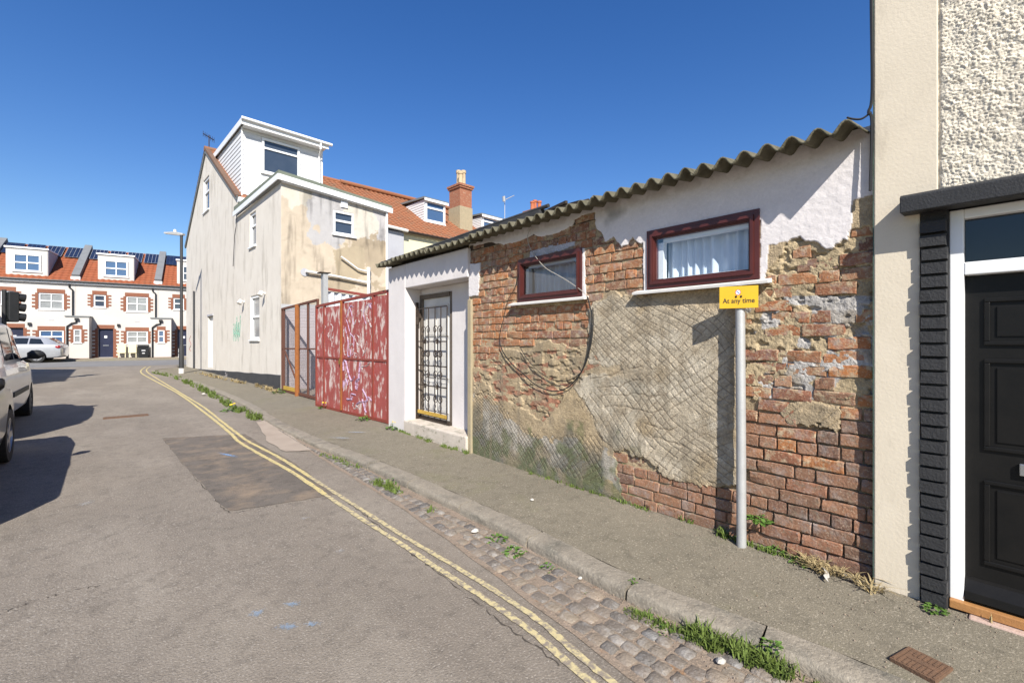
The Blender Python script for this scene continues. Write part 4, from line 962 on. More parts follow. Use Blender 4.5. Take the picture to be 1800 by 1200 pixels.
sd_ = MB().box(.09, .13, DR[0], DR[1], DR[2], DR[3]).build('side_door', 'white_upvc', hs); MB().box(.06, .0895, DR[0]+.08, DR[0]+.13, 1.2, 1.32).build('handle', 'steel', sd_)
mb = MB().box(-.03, .05, DR[0]-.06, DR[1]+.06, DR[3], DR[3]+.07); mb.build('lintel', 'grey_render', hs)
mb = MB(); n = 26; vs = []
for i in range(n+1):
    yy = 11.6*i/n; zt = .43-.028*yy+random.uniform(-.008, .008)
    vs += [(-.022, yy, -.4), (-.022, yy, zt), (.01, yy, zt+.02)]
mb.add(vs, [(3*i+k, 3*i+3+k, 3*i+4+k, 3*i+1+k) for i in range(n) for k in range(2)]); mb.build('plinth', 'plinth_black', hs)
# roofs
rt = Vector((0, RID-GY0, RZ-EAV)).normalized(); L_ = math.hypot(RID-GY0, RZ-EAV)
rf = place_roof('roof', (-.06, GY0-.08, EAV-.04), (1, 0, 0), rt, HW+.06, L_+.1, 'roof_tile_old', hs, tw=.26, cl=.29)
MB().box(-.07, .10, 0, L_, -.02, .065).build('verge', 'roof_tile_brown', rf)
rf.children[0].matrix_local = Matrix.Translation((0, GY0-.08, EAV-.04)) @ Matrix.Rotation(math.atan2(RZ-EAV, RID-GY0), 4, 'X')
rt2 = Vector((0, RID-GY1, RZ-EAV+.28)); place_roof('front_roof', (HW, GY1+.1, EAV-.30), (-1, 0, 0), rt2, HW+.06, rt2.length+.05, 'roof_tile_old', hs, tw=.26, cl=.29)
mb = MB().tube([(-.07, RID, RZ+.02), (HW, RID, RZ+.02)], .11, 10); mb.build('ridge_tile', 'roof_tile_old', hs)
mb = MB(); mb.beam((-.03, GY0-.1, EAV-.08), (-.03, RID, RZ-.07), .05, .14); mb.beam((-.03, RID, RZ-.07), (-.03, GY1+.1, EAV-.34), .05, .14); mb.build('bargeboard', 'lead', hs)
mb = MB(); mb.box(.0, EXT_W+.1, GY0-.22, GY0-.02, EAV-.22, EAV-.06); mb.build('eaves_board', 'white_upvc', hs)
# flat roof of the extension
mb = MB(); mb.prism([(-.10, -.12, 5.735), (EXT_W+.12, -.12, 5.46), (EXT_W+.12, -.12, 5.60), (-.10, -.12, 5.87)], (0, EXT_L+.1, -.02)); mb.build('flat_roof', 'roof_felt_green', hs)
mb = MB(); mb.beam((-.10, -.135, 5.69), (EXT_W+.13, -.135, 5.44), .03, .15); mb.beam((-.115, -.14, 5.69), (-.115, EXT_L, 5.60), .03, .15); mb.build('fascia', 'white_upvc', hs)
mb = MB(); mb.prism([(0, -.10, 5.58), (EXT_W, -.10, 5.36), (EXT_W, -.10, 5.5), (0, -.10, 5.74)], (0, EXT_L, 0)); mb.build('soffit', 'white_upvc', hs)
mb = MB(); mb.tube([(EXT_W-.03, -.06, 5.4), (EXT_W-.03, -.06, .2)], .035, 8); mb.build('corner_downpipe', 'white_upvc', hs)
# rear dormer, clad in white boards
DX0, DX1, DY, DZ0, DZ1 = .18, 2.92, 4.62, 6.34, 8.72
mb = MB(); mb.box(DX0+.03, DX1-.03, DY+.03, 9.1, DZ0-.2, DZ1); mb.build('dormer', 'cladding', hs)
dm = hs.children[-1]
DWN = (.80, 2.08, 7.30, 8.52)
nb_ = 15; bh = (DZ1-DZ0)/nb_
bm_ = MB(); bm2 = MB()
for i in range(nb_):
    z0 = DZ0+i*bh; z1 = z0+bh
    def board(xa, xb):
        o = MB().prism([(xa, DY+.028, z0), (xa, DY+.004, z0), (xa, DY+.012, z1-.004), (xa, DY+.028, z1-.006)], (xb-xa, 0, 0)).build('cladding_board', 'cladding', dm)
    if z1 > DWN[2] and z0 < DWN[3]: board(DX0, DWN[0]-.01); board(DWN[1]+.01, DX1)
    else: board(DX0, DX1)
    ys0 = DY; ye = min(9.0, GY0+(max(z1-EAV, .1))/sl+.2)
    MB().prism([(DX0+.028, ys0, z0), (DX0-.006, ys0, z0), (DX0+.010, ys0, z1-.006), (DX0+.028, ys0, z1-.006)], (0, ye-ys0, 0)).build('cladding_board', 'cladding', dm)
upvc_window(dm, DWN[0], DWN[1], DWN[2], DWN[3], DY-.02, 'pane_dark', ('h', .72), recess=.03, fw=.075)
mb = MB(); mb.box(DX0-.06, DX1+.10, DY-.30, 8.9, DZ1, DZ1+.14); mb.build('dormer_roof', 'lead', dm)
mb = MB(); mb.box(DX0-.08, DX1+.12, DY-.33, DY-.31, DZ1-.06, DZ1+.17); mb.box(DX0-.085, DX0-.062, DY-.33, 8.9, DZ1-.04, DZ1+.17); mb.tube([(DX0-.1, DY-.38, DZ1+.13), (DX1+.22, DY-.38, DZ1+.11)], .055, 10); mb.build('dormer_fascia', 'white_upvc', dm)
mb = MB().box(DX0, DX1+.05, DY-.30, DY, DZ1-.05, DZ1-.02); mb.build('dormer_soffit', 'white_upvc', dm)
mb = MB(); mb.tube([(DX1-.2, DY-.38, DZ1+.1), (DX1-.2, DY-.36, DZ1-.15), (DX1-.14, DY-.07, DZ1-.35), (DX1-.12, DY-.06, DZ0+.2)], .035, 8); mb.build('dormer_downpipe', 'white_upvc', dm)
mb = MB(); mb.box(DX0-.02, DX0+.03, DY-.02, DY+.02, DZ0-.1, DZ1); mb.box(DX1-.05, DX1+.01, DY-.02, DY+.02, DZ0-.1, DZ1); mb.build('corner_trim', 'white_upvc', dm)
# pipes on the rear wall and its foot
mb = MB(); mb.tube([(.60, -.10, 3.27), (1.5, -.10, 3.21), (2.38, -.10, 3.12)], .034, 10); mb.tube([(1.60, -.10, 3.80), (2.10, -.10, 3.50), (2.24, -.10, 3.47), (2.40, -.10, 3.46)], .026, 10); smooth_angle(mb.build('waste_pipe', 'white_sill', hs))
mb = MB(); mb.tube([(2.44, -.12, 1.2), (2.44, -.12, 3.55)], .05, 12)
for zz in (1.7, 2.5, 3.1, 3.5): mb.tube([(2.44, -.12, zz), (2.44, -.12, zz+.08)], .060, 12)
smooth_angle(mb.build('soil_stack', 'white_sill', hs)); mb = MB().lathe([(.11, 0), (.11, .01)], n=16); o = mb.build('pipe_flange', 'grey_render', hs); o.location = (.60, -.022, 3.25); o.rotation_euler = (R(90), 0, 0)
# small things on the street wall
mb = MB(); mb.tube([(-.05, 4.25, 5.62), (-.05, 4.35, 5.2), (-.05, 4.55, 4.9), (-.05, 4.75, 3.9)], .012, 6); mb.tube([(-.05, 11.6, -.05), (-.05, 11.6, 3.6)], .035, 8); mb.build('drain_pipe', 'plinth_black', hs)
for yy, zz in ((3.55, 2.62), (1.35, 2.72)):
    mb = MB(); mb.tube([(0, yy, zz), (-.10, yy, zz+.02)], .03, 8); mb.tube([(-.10, yy, zz+.05), (-.16, yy-.04, zz-.07)], [.05, .075], 10); mb.build('security_light', 'white_sill', hs)
def scribble(name, mat, parent, pts, r, fx):
    mb = MB(); P = cat_rom([fx(*p) for p in pts], 6); mb.tube(P, r, 4); return mb.build(name, mat, parent)
for k in range(4):
    pts = [(4.05+.22*k+random.uniform(-.08, .08), 1.45+random.uniform(0, .3)), (4.0+.22*k, 2.1+random.uniform(-.3, .25)), (4.15+.22*k, 1.5), (4.3+.2*k, 1.95), (4.25+.2*k, 1.35)]
    scribble('graffiti', 'graffiti_green', hs, pts, .016, lambda a, b: (-.002, a, b))
scribble('graffiti', 'graffiti_red', hs, [(12.6, 1.6), (12.9, 1.4), (12.5, 1.2), (12.9, 1.0), (12.6, .9)], .025, lambda a, b: (-.002, a, b))
scribble('graffiti', 'graffiti_white', hs, [(5.6, .12), (5.9, .22), (5.7, .0), (6.0, .1)], .016, lambda a, b: (-.024, a, b))
aer = MB(); aer.tube([(.1, 9.3, RZ), (.1, 9.3, RZ+.62)], .02, 6); aer.tube([(-.12, 9.2, RZ+.58), (.30, 9.4, RZ+.50)], .018, 5)
for k in range(7): t = k/6; c = Vector((-.12, 9.2, RZ+.58)).lerp(Vector((.30, 9.4, RZ+.50)), t); aer.tube([c+Vector((0, 0, -.11)), c+Vector((0, 0, .11))], .008, 4)
aer.build('aerial', 'black_iron', hs)
# front and party wall so the house is closed
MB().box(.25, HW, GY1-.25, GY1, -.4, EAV-.3).build('front_wall', 'grey_render', hs); MB().box(EXT_W, HW, GY0, GY0+.25, -.4, EAV-.05).build('main_rear_wall', 'grey_render', hs)
# ================================================================ neighbouring terrace house behind the yard (same frame as the end house)
def hframe(lx, ly): c, s = math.cos(HR), math.sin(HR); return (HA[0]+lx*c-ly*s, HA[1]+lx*s+ly*c, HZ)
nh = empty('rear_terrace_house', hframe(HW, 0), HR, 'cream rear of a terrace house with orange tiled roof and small dormer', 'house')
X0, X1, NY = .02, 8.2, 4.62
mb = MB().box(.78, X1, NY, NY+.25, -.3, EAV-.05); mb.build('rear_wall', 'cream_yellow', nh)
mb = MB().box(-.02, .76, NY-.14, NY+.1, -.3, EAV-.16); mb.build('buttress', 'grey_render', nh)
mb = MB().box(X0, X1, 13.2, 13.45, -.3, EAV-.3); mb.box(X1-.25, X1, NY+.25, 13.2, -.3, EAV-.1); mb.build('wall', 'grey_render', nh)
rf = place_roof('roof', (X0, NY-.16, EAV-.06), (1, 0, 0), rt, X1-X0, L_+.15, 'roof_tile_old', nh, tw=.26, cl=.29)
place_roof('front_roof', (X1, GY1+.1, EAV-.30), (-1, 0, 0), rt2, X1-X0, rt2.length+.05, 'roof_tile_old', nh, tw=.26, cl=.29)
MB().tube([(X0, RID, RZ+.06), (X1, RID, RZ+.10)], .11, 10).build('ridge_tile', 'roof_tile_old', nh)
MB().tube([(.72, NY-.22, EAV-.10), (X1, NY-.22, EAV-.14)], .055, 8).build('gutter', 'black_iron', nh); MB().tube([(-.1, NY-.30, EAV-.06), (.86, NY-.30, EAV-.10)], .07, 8).build('gutter', 'white_sill', nh)
def small_dormer(parent, xa, xb, ya, z0, z1, mat='cladding', roofm='lead', pane='pane_blue'):
    d = MB().box(xa+.02, xb-.02, ya+.02, ya+3.4, z0, z1).build('dormer', mat, parent)
    nbd = 9; bh = (z1-z0)/nbd
    for i in range(nbd):
        zz = z0+i*bh; MB().prism([(xa+.02, ya, zz), (xa-.012, ya, zz), (xa+.004, ya, zz+bh-.008), (xa+.02, ya, zz+bh-.008)], (0, min(3.2, .5+i*.32), 0)).build('cladding_board', mat, d)
    upvc_window(d, xa+.04, xb-.04, z0+.02, z1-.03, ya-.01, pane, ('h', .66), recess=.0, fw=.10, sillw=.06)
    mb = MB(); mb.prism([(xa-.10, ya-.14, z1), (xb+.10, ya-.14, z1), (xb+.10, ya-.14, z1+.09), (xa-.10, ya-.14, z1+.09)], (0, 3.5, .22)); mb.build('dormer_roof', roofm, d)
    mb = MB(); mb.box(xa-.08, xb+.08, ya-.18, ya-.15, z1-.10, z1+.02); mb.build('dormer_fascia', 'white_upvc', d)
    return d
small_dormer(nh, 8.56-HW, 9.84-HW, 6.2, 7.30, 8.40)
def chimney(name, x, y, z0, z1, w, dpt, label, potmat, pots, low=True):
    c = empty(name, hframe(x, y), HR, label, 'chimney')
    MB().box(-w/2, w/2, -dpt/2, dpt/2, z0, z1).build('stack', 'chimney_brick', c)
    if low: MB().box(-w/2-.03, w/2+.03, -dpt/2-.03, dpt/2+.03, z0-.2, z0+(z1-z0)*.48).build('rendered_base', 'concrete_jamb', c)
    mb = MB(); mb.box(-w/2-.06, w/2+.06, -dpt/2-.06, dpt/2+.06, z1-.16, z1-.06); mb.box(-w/2-.10, w/2+.10, -dpt/2-.10, dpt/2+.10, z1-.06, z1+.05); mb.build('corbel', 'chimney_brick', c)
    for px_, py_, h in pots: smooth_angle(MB().lathe([(.16, 0), (.13, .1), (.12, h*.8), (.15, h*.84), (.15, h), (.10, h)], (px_, py_, z1+.05), 14).build('chimney_pot', potmat, c), 30)
    return c
chimney('chimney', 11.25, 6.75, 7.5, 9.72, .80, .95, 'tall brick chimney with two buff pots above the orange roof', 'buff_pot', [(-.14, -.2, .72), (.05, .22, .95), (.16, -.05, .9)])
chimney('chimney', 17.6, 7.2, 8.0, 9.72, .9, .8, 'distant squat brick chimney with orange pots beyond the wavy roof', 'red_pot', [(-.15, 0, .62), (.2, .1, .8), (.3, -.2, .7)], False)
n2 = empty('rear_terrace_house', hframe(HW+8.25, 0), HR, 'furthest rear terrace house with dark roofed white dormer beyond the chimney', 'house')
MB().box(0, 7.5, NY, 13.4, -.3, EAV-.1).build('wall', 'cream_yellow', n2)
place_roof('roof', (0, NY-.16, EAV-.06), (1, 0, 0), rt, 7.5, L_-1.2, 'roof_tile_old', n2, tw=.26, cl=.29)
small_dormer(n2, -1.35, 1.55, 6.5, 7.6, 8.42)
mb = MB(); mb.tube([(1.3, 7.4, 7.6), (1.3, 7.4, 10.3)], .02, 6); mb.tube([(1.1, 7.3, 9.95), (2.2, 7.5, 10.55)], .025, 6); mb.tube([(1.15, 7.3, 9.9), (1.1, 7.28, 10.2)], .09, 8); mb.build('aerial', 'galvanised', n2)

# ================================================================ gates and yard
pm('gate_red', (.33, .078, .066), (.22, .052, .046), scale=4, rough=.6, bump=.3, bscale=60, mottle=.9, stain=(.52, .42, .38), stain_scale=(10, 10, 3.6), stain_pos=(.52, .61))
pm('gate_red_frame', (.24, .04, .032), (.15, .05, .03), scale=9, rough=.6, bump=.3, mottle=1)
pm('rust', (.30, .105, .025), (.16, .055, .02), scale=14, rough=.85, bump=.5, bscale=80, mottle=1)
pm('rust_dark', (.14, .055, .035), (.08, .036, .025), scale=14, rough=.85, bump=.4, mottle=1)
pm('wire', (.14, .13, .13), rough=.6, bump=0, metal=.3); pm('brass', (.5, .36, .10), rough=.4, metal=.8, bump=0); pm('corrugated_white', (.70, .72, .74), (.60, .62, .64), scale=5, rough=.5, bump=.05)
GA, GB = Vector((3.44, 7.05, 0)), Vector((3.22, 9.92, 0)); gl = (GB-GA).length; ga = math.atan2((GB-GA).y, (GB-GA).x)
rg = empty('red_gate', (GA.x, GA.y, g(8.4)+.10), ga, 'peeling red sheet metal gate covered in white and purple graffiti', 'gate')
# local: x along the gate (0 at the white pillar), y towards the yard negative?, z up
sgn = 1                                                  # street side is local +y
mb = MB(); n = 3
def gsheet(xa, xb, za, zb):
    m = MB(); m.box(xa, xb, -.006, .006, za, zb); return m.build('sheet_panel', 'gate_red', rg)
GT = lambda x: 2.20-.035*x
for xa, xb in ((.03, .47), (.52, 1.64), (1.70, 2.86)):
    gsheet(xa, xb, .05, 1.02); gsheet(xa, xb, 1.06, GT(xb)-.04)
mb = MB(); mb.beam((0, 0, .03), (gl, 0, .03), .05, .05); mb.beam((0, 0, GT(0)), (gl, 0, GT(gl)), .05, .05); mb.beam((0, .003, 1.04), (gl, .003, 1.04), .036, .036)
for x in (.0, .495, 1.67, 2.50, gl): mb.beam((x, .002, .0), (x, .002, GT(x)+.02), .045, .045)
mb.build('gate_frame', 'gate_red_frame', rg)
MB().beam((1.67, .018, .05), (1.67, .018, GT(1.67)), .07, .03).build('rusty_strap', 'rust', rg)
pk = MB(); pk.box(1.70, 1.76, .02, .05, .93, 1.0); pk.tube([(1.715, .035, 1.0), (1.715, .035, 1.04), (1.745, .035, 1.04), (1.745, .035, 1.0)], .006, 5); pk.build('padlock', 'brass', rg)
rs = random.Random(5)
def gfx(a, b): return (a, .0075, b)
for k in range(12):                                     # scrawl, upper panels
    x = rs.uniform(.65, 1.55); z = rs.uniform(1.15, 1.85); pts = [(x, z)]
    for i in range(5): pts.append((min(max(pts[-1][0]+rs.uniform(-.16, .16), .55), 1.62), min(max(pts[-1][1]+rs.uniform(-.26, .26), 1.1), 2.02)))
    scribble('graffiti', 'graffiti_white' if k % 3 else 'graffiti_purple', rg, pts, rs.uniform(.007, .015), gfx)
for k in range(9):
    x = rs.uniform(.6, 1.5); z = rs.uniform(.2, .9); pts = [(x, z)]
    for i in range(5): pts.append((min(max(pts[-1][0]+rs.uniform(-.2, .2), .55), 1.62), min(max(pts[-1][1]+rs.uniform(-.26, .26), .12), .98)))
    scribble('graffiti', 'graffiti_purple' if k % 3 else 'graffiti_white', rg, pts, rs.uniform(.012, .022), gfx)
for k in range(5):
    x = rs.uniform(1.85, 2.7); z = rs.uniform(1.2, 1.8); pts = [(x, z)]
    for i in range(4): pts.append((min(max(pts[-1][0]+rs.uniform(-.15, .15), 1.75), 2.8), pts[-1][1]+rs.uniform(-.2, .2)))
    scribble('graffiti', 'graffiti_white', rg, pts, rs.uniform(.006, .012), gfx)
# mesh gate: two leaves meeting at a rusty post
MA, MBp = Vector((3.45, 10.55, 0)), Vector((3.36, 13.10, 0)); ml = (MBp-MA).length
mg = empty('mesh_gate', (MA.x, MA.y, g(11.8)+.10), math.atan2((MBp-MA).y, (MBp-MA).x), 'rusty framed wire mesh gate beside the end house', 'gate')
mt = lambda x: 2.26-.03*x
mb = MB(); mb.beam((0, 0, .05), (ml, 0, .05), .05, .06); mb.beam((0, 0, mt(0)), (ml, 0, mt(ml)), .05, .05); mb.beam((0, 0, 1.16), (ml, 0, 1.14), .03, .03)
for x in (.02, .62, 2.38, ml-.02): mb.beam((x, 0, 0), (x, 0, mt(x)), .045, .045)
mb.beam((2.36, 0, 1.12), (1.36, 0, .30), .03, .03); mb.build('gate_frame', 'rust_dark', mg)
MB().tube([(1.27, .03, -.05), (1.27, .03, mt(1.27))], .06, 12).build('rusty_post', 'rust', mg); MB().box(1.40, 2.35, -.01, .03, .08, .17).build('kick_plank', 'ochre_paint', mg)
mb = MB()
for i in range(52): x = .03+i*(ml-.06)/51; mb.beam((x, 0, .08), (x, 0, mt(x)), .0035, .0035)
for i in range(46): z = .1+i*.047; mb.beam((0, .002, z), (ml, .002, z-.01), .0035, .0035)
tag(mb.build('wire_mesh', 'wire', mg), kind='stuff')
sp = empty('steel_post', (3.50, 10.28, g(10.3)+.08), 0, 'grey steel channel post standing between the two gates', 'post')
mb = MB(); mb.box(-.05, .05, -.075, -.065, 0, 2.86); mb.box(-.05, -.04, -.065, .075, 0, 2.86); mb.box(.04, .05, -.065, .075, 0, 2.86); mb.build('channel', 'galvanised', sp); MB().box(-.13, .10, -.10, .10, 2.86, 2.88).build('cap_plate', 'dark_timber', sp)
cf = empty('corrugated_screen', (3.97, 11.5, g(11.5)), 0, 'white corrugated metal screen in a red frame behind the red gate', 'fence')
mb = MB(); vs = []; n = 90
for i in range(n+1): x = 1.42*i/n; y = .03*math.copysign(min(1, abs(math.sin(x*34))*1.8), math.sin(x*34)); vs += [(x, y, .1), (x, y, 2.68-.09*x)]
mb.add(vs, [(2*i, 2*i+2, 2*i+3, 2*i+1) for i in range(n)]); mb.build('corrugated_sheet', 'corrugated_white', cf)
mb = MB(); mb.beam((-.03, -.04, .05), (-.03, -.04, 2.76), .06, .05); mb.beam((-.05, -.04, 2.73), (1.48, -.04, 2.60), .05, .06); mb.build('frame', 'gate_red_frame', cf)
wp = empty('timber_stack', (3.62, 7.02, g(7)+.09), 0, 'narrow weathered fence slats in the gap beside the white porch', 'fence')
for k in range(13): MB().box(0, .12, -.06, .04, .05+k*.165, .05+k*.165+.10).build('slat', 'dark_timber' if k % 3 else 'white_sill', wp)
yard = lay('yard', [(3.55, 6.9, g(6.9)+.11), (8, 6.9, g(6.9)+.11), (8, 13.3, g(13.3)+.11), (3.45, 13.3, g(13.3)+.11)], 'concrete_pad', .0, label='concrete yard behind the gates', cat='yard')

# ================================================================ white terrace across the end of the street
TR = R(-8); TO = Vector((.24, 39.0, 0)); tx = Vector((math.cos(TR), math.sin(TR), 0))
pm('terrace_white', (.52, .49, .45), (.48, .45, .41), scale=.8, rough=.9, bump=.15, mottle=.6)
pm('brick_trim', (.25, .10, .055), (.17, .07, .045), scale=12, rough=.9, bump=.3, mottle=1); pm('navy', (.018, .022, .05), rough=.4, bump=0)
pm('solar', (.012, .017, .04), (.02, .03, .06), scale=3, rough=.12, bump=0, spec=.7); pm('solar_edge', (.6, .62, .65), rough=.4, metal=.6, bump=0); pm('parapet_grey', (.17, .175, .18), (.14, .145, .15), scale=3, rough=.8, bump=.2); pm('black_plastic', (.02, .021, .022), rough=.45, bump=0)
MODW = 4.07; TE = 4.83; TD = 3.6; TRZ = 2.62
def trim(parent, x0, x1, z0, z1, y=-.02):
    mb = MB(); mb.box(x0-.06, x1+.06, y, .02, z1, z1+.24)
    h = .115
    for s in (-1, 1):
        xe = x0 if s < 0 else x1; n = int((z1-z0)/h)
        for i in range(n+1):
            a, b = (xe-.14-.14*(i % 2), xe-.002) if s < 0 else (xe+.002, xe+.14+.14*(i % 2)); zz = z0+(z1-z0)*i/(n+1); mb.box(a, b, y, .02, zz, zz+(z1-z0)/(n+1)-.008)
    return mb.build('brick_surround', 'brick_trim', parent)
def terrace_house(label):
    t = empty('terrace_house', (0, 0, 0), TR, label, 'house', 'white terrace houses across the end of the street')
    # local x from the left party wall 0..MODW, y away, z from pavement
    wU, wS, wL, dr_, pw = (2.42, 3.53, 3.08, 4.08), (.83, 1.41, 3.30, 4.11), (2.44, 3.53, 1.00, 1.82), (1.05, 1.78, .12, 1.95), (.0, .0, 0, 0)
    mb = MB(); wall_holes(mb, 'y', 0, .25, 0.004, MODW-.004, -.3, TE, [wU, wS, wL, dr_]); mb.build('wall', 'terrace_white', t); MB().box(.004, MODW-.004, TD*2-.2, TD*2, -.3, TE).build('rear_wall', 'terrace_white', t)
    for w in (wU, wS, wL):
        trim(t, *w); upvc_window(t, w[0], w[1], w[2], w[3], 0, 'pane_net' if w is not wS else 'pane_dark', ('h', .52, 'v', .5) if w is not wS else ('h', .52), recess=.07, fw=.075)
    trim(t, dr_[0], dr_[1], 0, dr_[3]); d = MB().box(dr_[0], dr_[1], .12, .16, dr_[2], dr_[3]).build('door', 'navy', t); MB().box(dr_[0]+.28, dr_[0]+.42, .105, .1195, 1.35, 1.5).build('door_light', 'print_white', d); MB().box(dr_[0]+.22, dr_[0]+.50, .105, .1195, .85, .90).build('letterbox', 'steel', d)
    MB().box(.9, 1.95, -.35, .2, -.1, .10).build('doorstep', 'concrete_pad', t); MB().box(.02, MODW-.02, -.03, .005, -.3, .10).build('brick_plinth', 'brick_trim', t)
    # porch box at the left
    pb_ = MB(); wall_holes(pb_, 'y', -.80, -.70, -.30, .76, .10, 2.62, [(.06, .40, 1.05, 1.88)]); pb_.box(-.30, -.20, -.70, -.001, .10, 2.62); pb_.box(.66, .76, -.70, -.001, .10, 2.62); po = pb_.build('porch', 'terrace_white', t)
    MB().box(-.34, .80, -.84, -.001, 2.62, 2.70).build('porch_roof', 'lead', po); MB().box(-.31, .77, -.81, -.002, -.1, .099).build('porch_plinth', 'brick_trim', po)
    q = trim(po, .06, .40, 1.05, 1.88, -.82); q.data.transform(Matrix.Translation((0, 0, 0)))
    for v in q.data.vertices:
        if v.co.y > -.5: v.co.y = -.78
    upvc_window(po, .06, .40, 1.05, 1.88, -.80, 'pane_net', ('h', .5), recess=.04, fw=.06)
    mb = MB(); mb.tube([(-.28, -.06, TE), (-.28, -.08, TE-.35), (-.12, -.08, TE-.5), (-.12, -.08, 2.7)], .04, 8); mb.tube([(-.22, -.86, -.05), (-.22, -.86, 2.05), (.0, -.86, 2.25), (.18, -.86, 2.3), (.18, -.86, 2.5)], .045, 8); mb.build('downpipe', 'black_plastic', t)
    MB().box(.12, .30, -.95, -.815, 2.42, 2.56).build('rain_hopper', 'black_plastic', t)
    MB().box(1.98, 2.12, -.12, 0, 2.10, 2.26).build('wall_lamp', 'black_plastic', t); MB().box(.95, 1.25, -.012, 0, 4.5, 4.54).build('vent', 'grey_render', t); MB().box(2.85, 3.1, -.012, 0, 2.42, 2.46).build('vent', 'grey_render', t)
    # eaves, roof, dormer, solar panels, party parapet
    MB().box(0, MODW, -.16, -.12, TE-.13, TE+.02).build('fascia', 'white_upvc', t); MB().tube([(0, -.22, TE+.01), (MODW, -.22, TE+.01)], .06, 8).build('gutter', 'black_plastic', t); MB().box(0, MODW, -.12, 0, TE-.12, TE-.09).build('soffit', 'white_upvc', t)
    up = Vector((0, TD+.2, TRZ)); place_roof('roof', (0.0, -.22, TE+.02), (1, 0, 0), up, MODW, up.length, 'roof_tile', t, tw=.30, cl=.32, amp=.026)
    up2 = Vector((0, -TD-.2, TRZ)); place_roof('rear_roof', (MODW, 2*TD+.22, TE+.02), (-1, 0, 0), up2, MODW, up2.length, 'roof_tile', t, tw=.30, cl=.32, seg=3)
    sl_ = TRZ/(TD+.2); a0, a1, d0, d1 = 1.02, 2.79, TE+.22, TE+1.86
    dmr = MB().box(a0, a1, .12, 2.4, d0, d1).build('dormer', 'terrace_white', t)
    upvc_window(dmr, a0+.30, a1-.28, d0+.28, d1-.32, .12, 'pane_blue', ('h', .5, 'v', .5), recess=-.01, fw=.085, sillw=.07)
    MB().box(a0-.06, a1+.06, .04, 2.5, d1, d1+.09).build('dormer_roof', 'white_upvc', dmr); MB().box(a0-.005, a0-.001, .3, 2.4, d0+.3, d1).build('cheek', 'grey_render', dmr); MB().prism([(a1+.004, .14, d0+.05), (a1+.004, 2.35, d1-.02), (a1+.004, .14, d1-.02)], (.02, 0, 0)).build('cheek', 'grey_render', dmr)
    ang = math.atan2(TRZ, TD+.2); un = Vector((0, -math.sin(ang), math.cos(ang))); ud = Vector((0, math.cos(ang), math.sin(ang)))
    for k in range(4):
        o = Vector((.26+k*.95, -.22, TE+.02))+ud*(2.98+.02*(k % 2))+un*.10; p = MB(); 
        p.prism([o, o+Vector((.80, 0, 0)), o+Vector((.80, 0, 0))+un*.03, o+un*.03], ud*1.46); s = p.build('solar_panel', 'solar', t)
        q = MB(); oo = o+un*.031
        for j in range(5): q.prism([oo+Vector((.80*j/4-.008, 0, 0)), oo+Vector((.80*j/4+.008, 0, 0)), oo+Vector((.80*j/4+.008, 0, 0))+un*.006, oo+Vector((.80*j/4-.008, 0, 0))+un*.006], ud*1.46)
        for j in (0, .98): q.prism([oo+ud*1.46*j, oo+ud*1.46*j+Vector((.80, 0, 0)), oo+ud*1.46*j+Vector((.80, 0, 0))+un*.007, oo+ud*1.46*j+un*.007], ud*.02)
        q.build('panel_edge', 'solar_edge', s)
    o = Vector((-.19, -.12, TE+.05)); pp = MB(); pp.prism([o+ud*.3, o+ud*.3+Vector((.38, 0, 0)), o+ud*.3+Vector((.38, 0, 0))+un*.30, o+ud*.3+un*.30], ud*4.35); pa = pp.build('party_parapet', 'parapet_grey', t); MB().box(-.22, .22, -.05, .30, TE+.12, TE+.34).build('parapet_foot', 'white_upvc', pa)
    return t
TB = terrace_house('white terrace house with navy door and meter boxes by the bin')
base_s = -2.05
TB.location = TO+tx*base_s+Vector((0, 0, .39))
for k, lab in ((-1, 'white terrace house behind the parked silver estate car'), (1, 'white terrace house half hidden behind the lamp post and gable'), (2, 'white terrace house at the far right mostly hidden by the gable')):
    if k == 2: continue
    c = copy_tree(TB); c['label'] = lab
    for ch in c.children_recursive:
        if ch.name.startswith('pane') and random.random() < .6:
            ch.material_slots[0].link = 'OBJECT'; ch.material_slots[0].material = MAT[random.choice(('pane_dark', 'pane_blue', 'pane_net'))]
    c.location = TO+tx*(base_s+MODW*k)+Vector((0, 0, .39))
# closing walls
def on_terrace(s, y=0, z=.39): q = TO+tx*s+Vector((-math.sin(TR), math.cos(TR), 0))*y; return Vector((q.x, q.y, z))
# meter boxes and wheelie bin in front of the middle house
for i, (s, lab) in enumerate(((-.02, 'left of two cream meter boxes on legs beside the navy door'), (.52, 'right of two cream meter boxes on legs beside the navy door'))):
    m_ = empty('meter_box', on_terrace(s, -.28), TR, lab, 'meter box', 'meter boxes by the navy door'); MB().box(0, .42, -.10, .10, .38, .95).build('cabinet', 'cream_yellow', m_, bevel=.01)
    for x in (.03, .37): MB().box(x, x+.04, -.06, -.02, 0, .38).build('leg', 'cream_yellow', m_)
wb = empty('wheelie_bin', on_terrace(1.30, -.45), TR+.1, 'black wheelie bin with white number labels against the white terrace', 'bin')
mb = MB(); mb.add([(-.22, -.22, .04), (.22, -.22, .04), (.22, .20, .04), (-.22, .20, .04), (-.28, -.28, .80), (.28, -.28, .80), (.28, .26, .80), (-.28, .26, .80)], [(0, 3, 2, 1), (4, 5, 6, 7), (0, 1, 5, 4), (1, 2, 6, 5), (2, 3, 7, 6), (3, 0, 4, 7)]); mb.build('bin_body', 'black_plastic', wb)
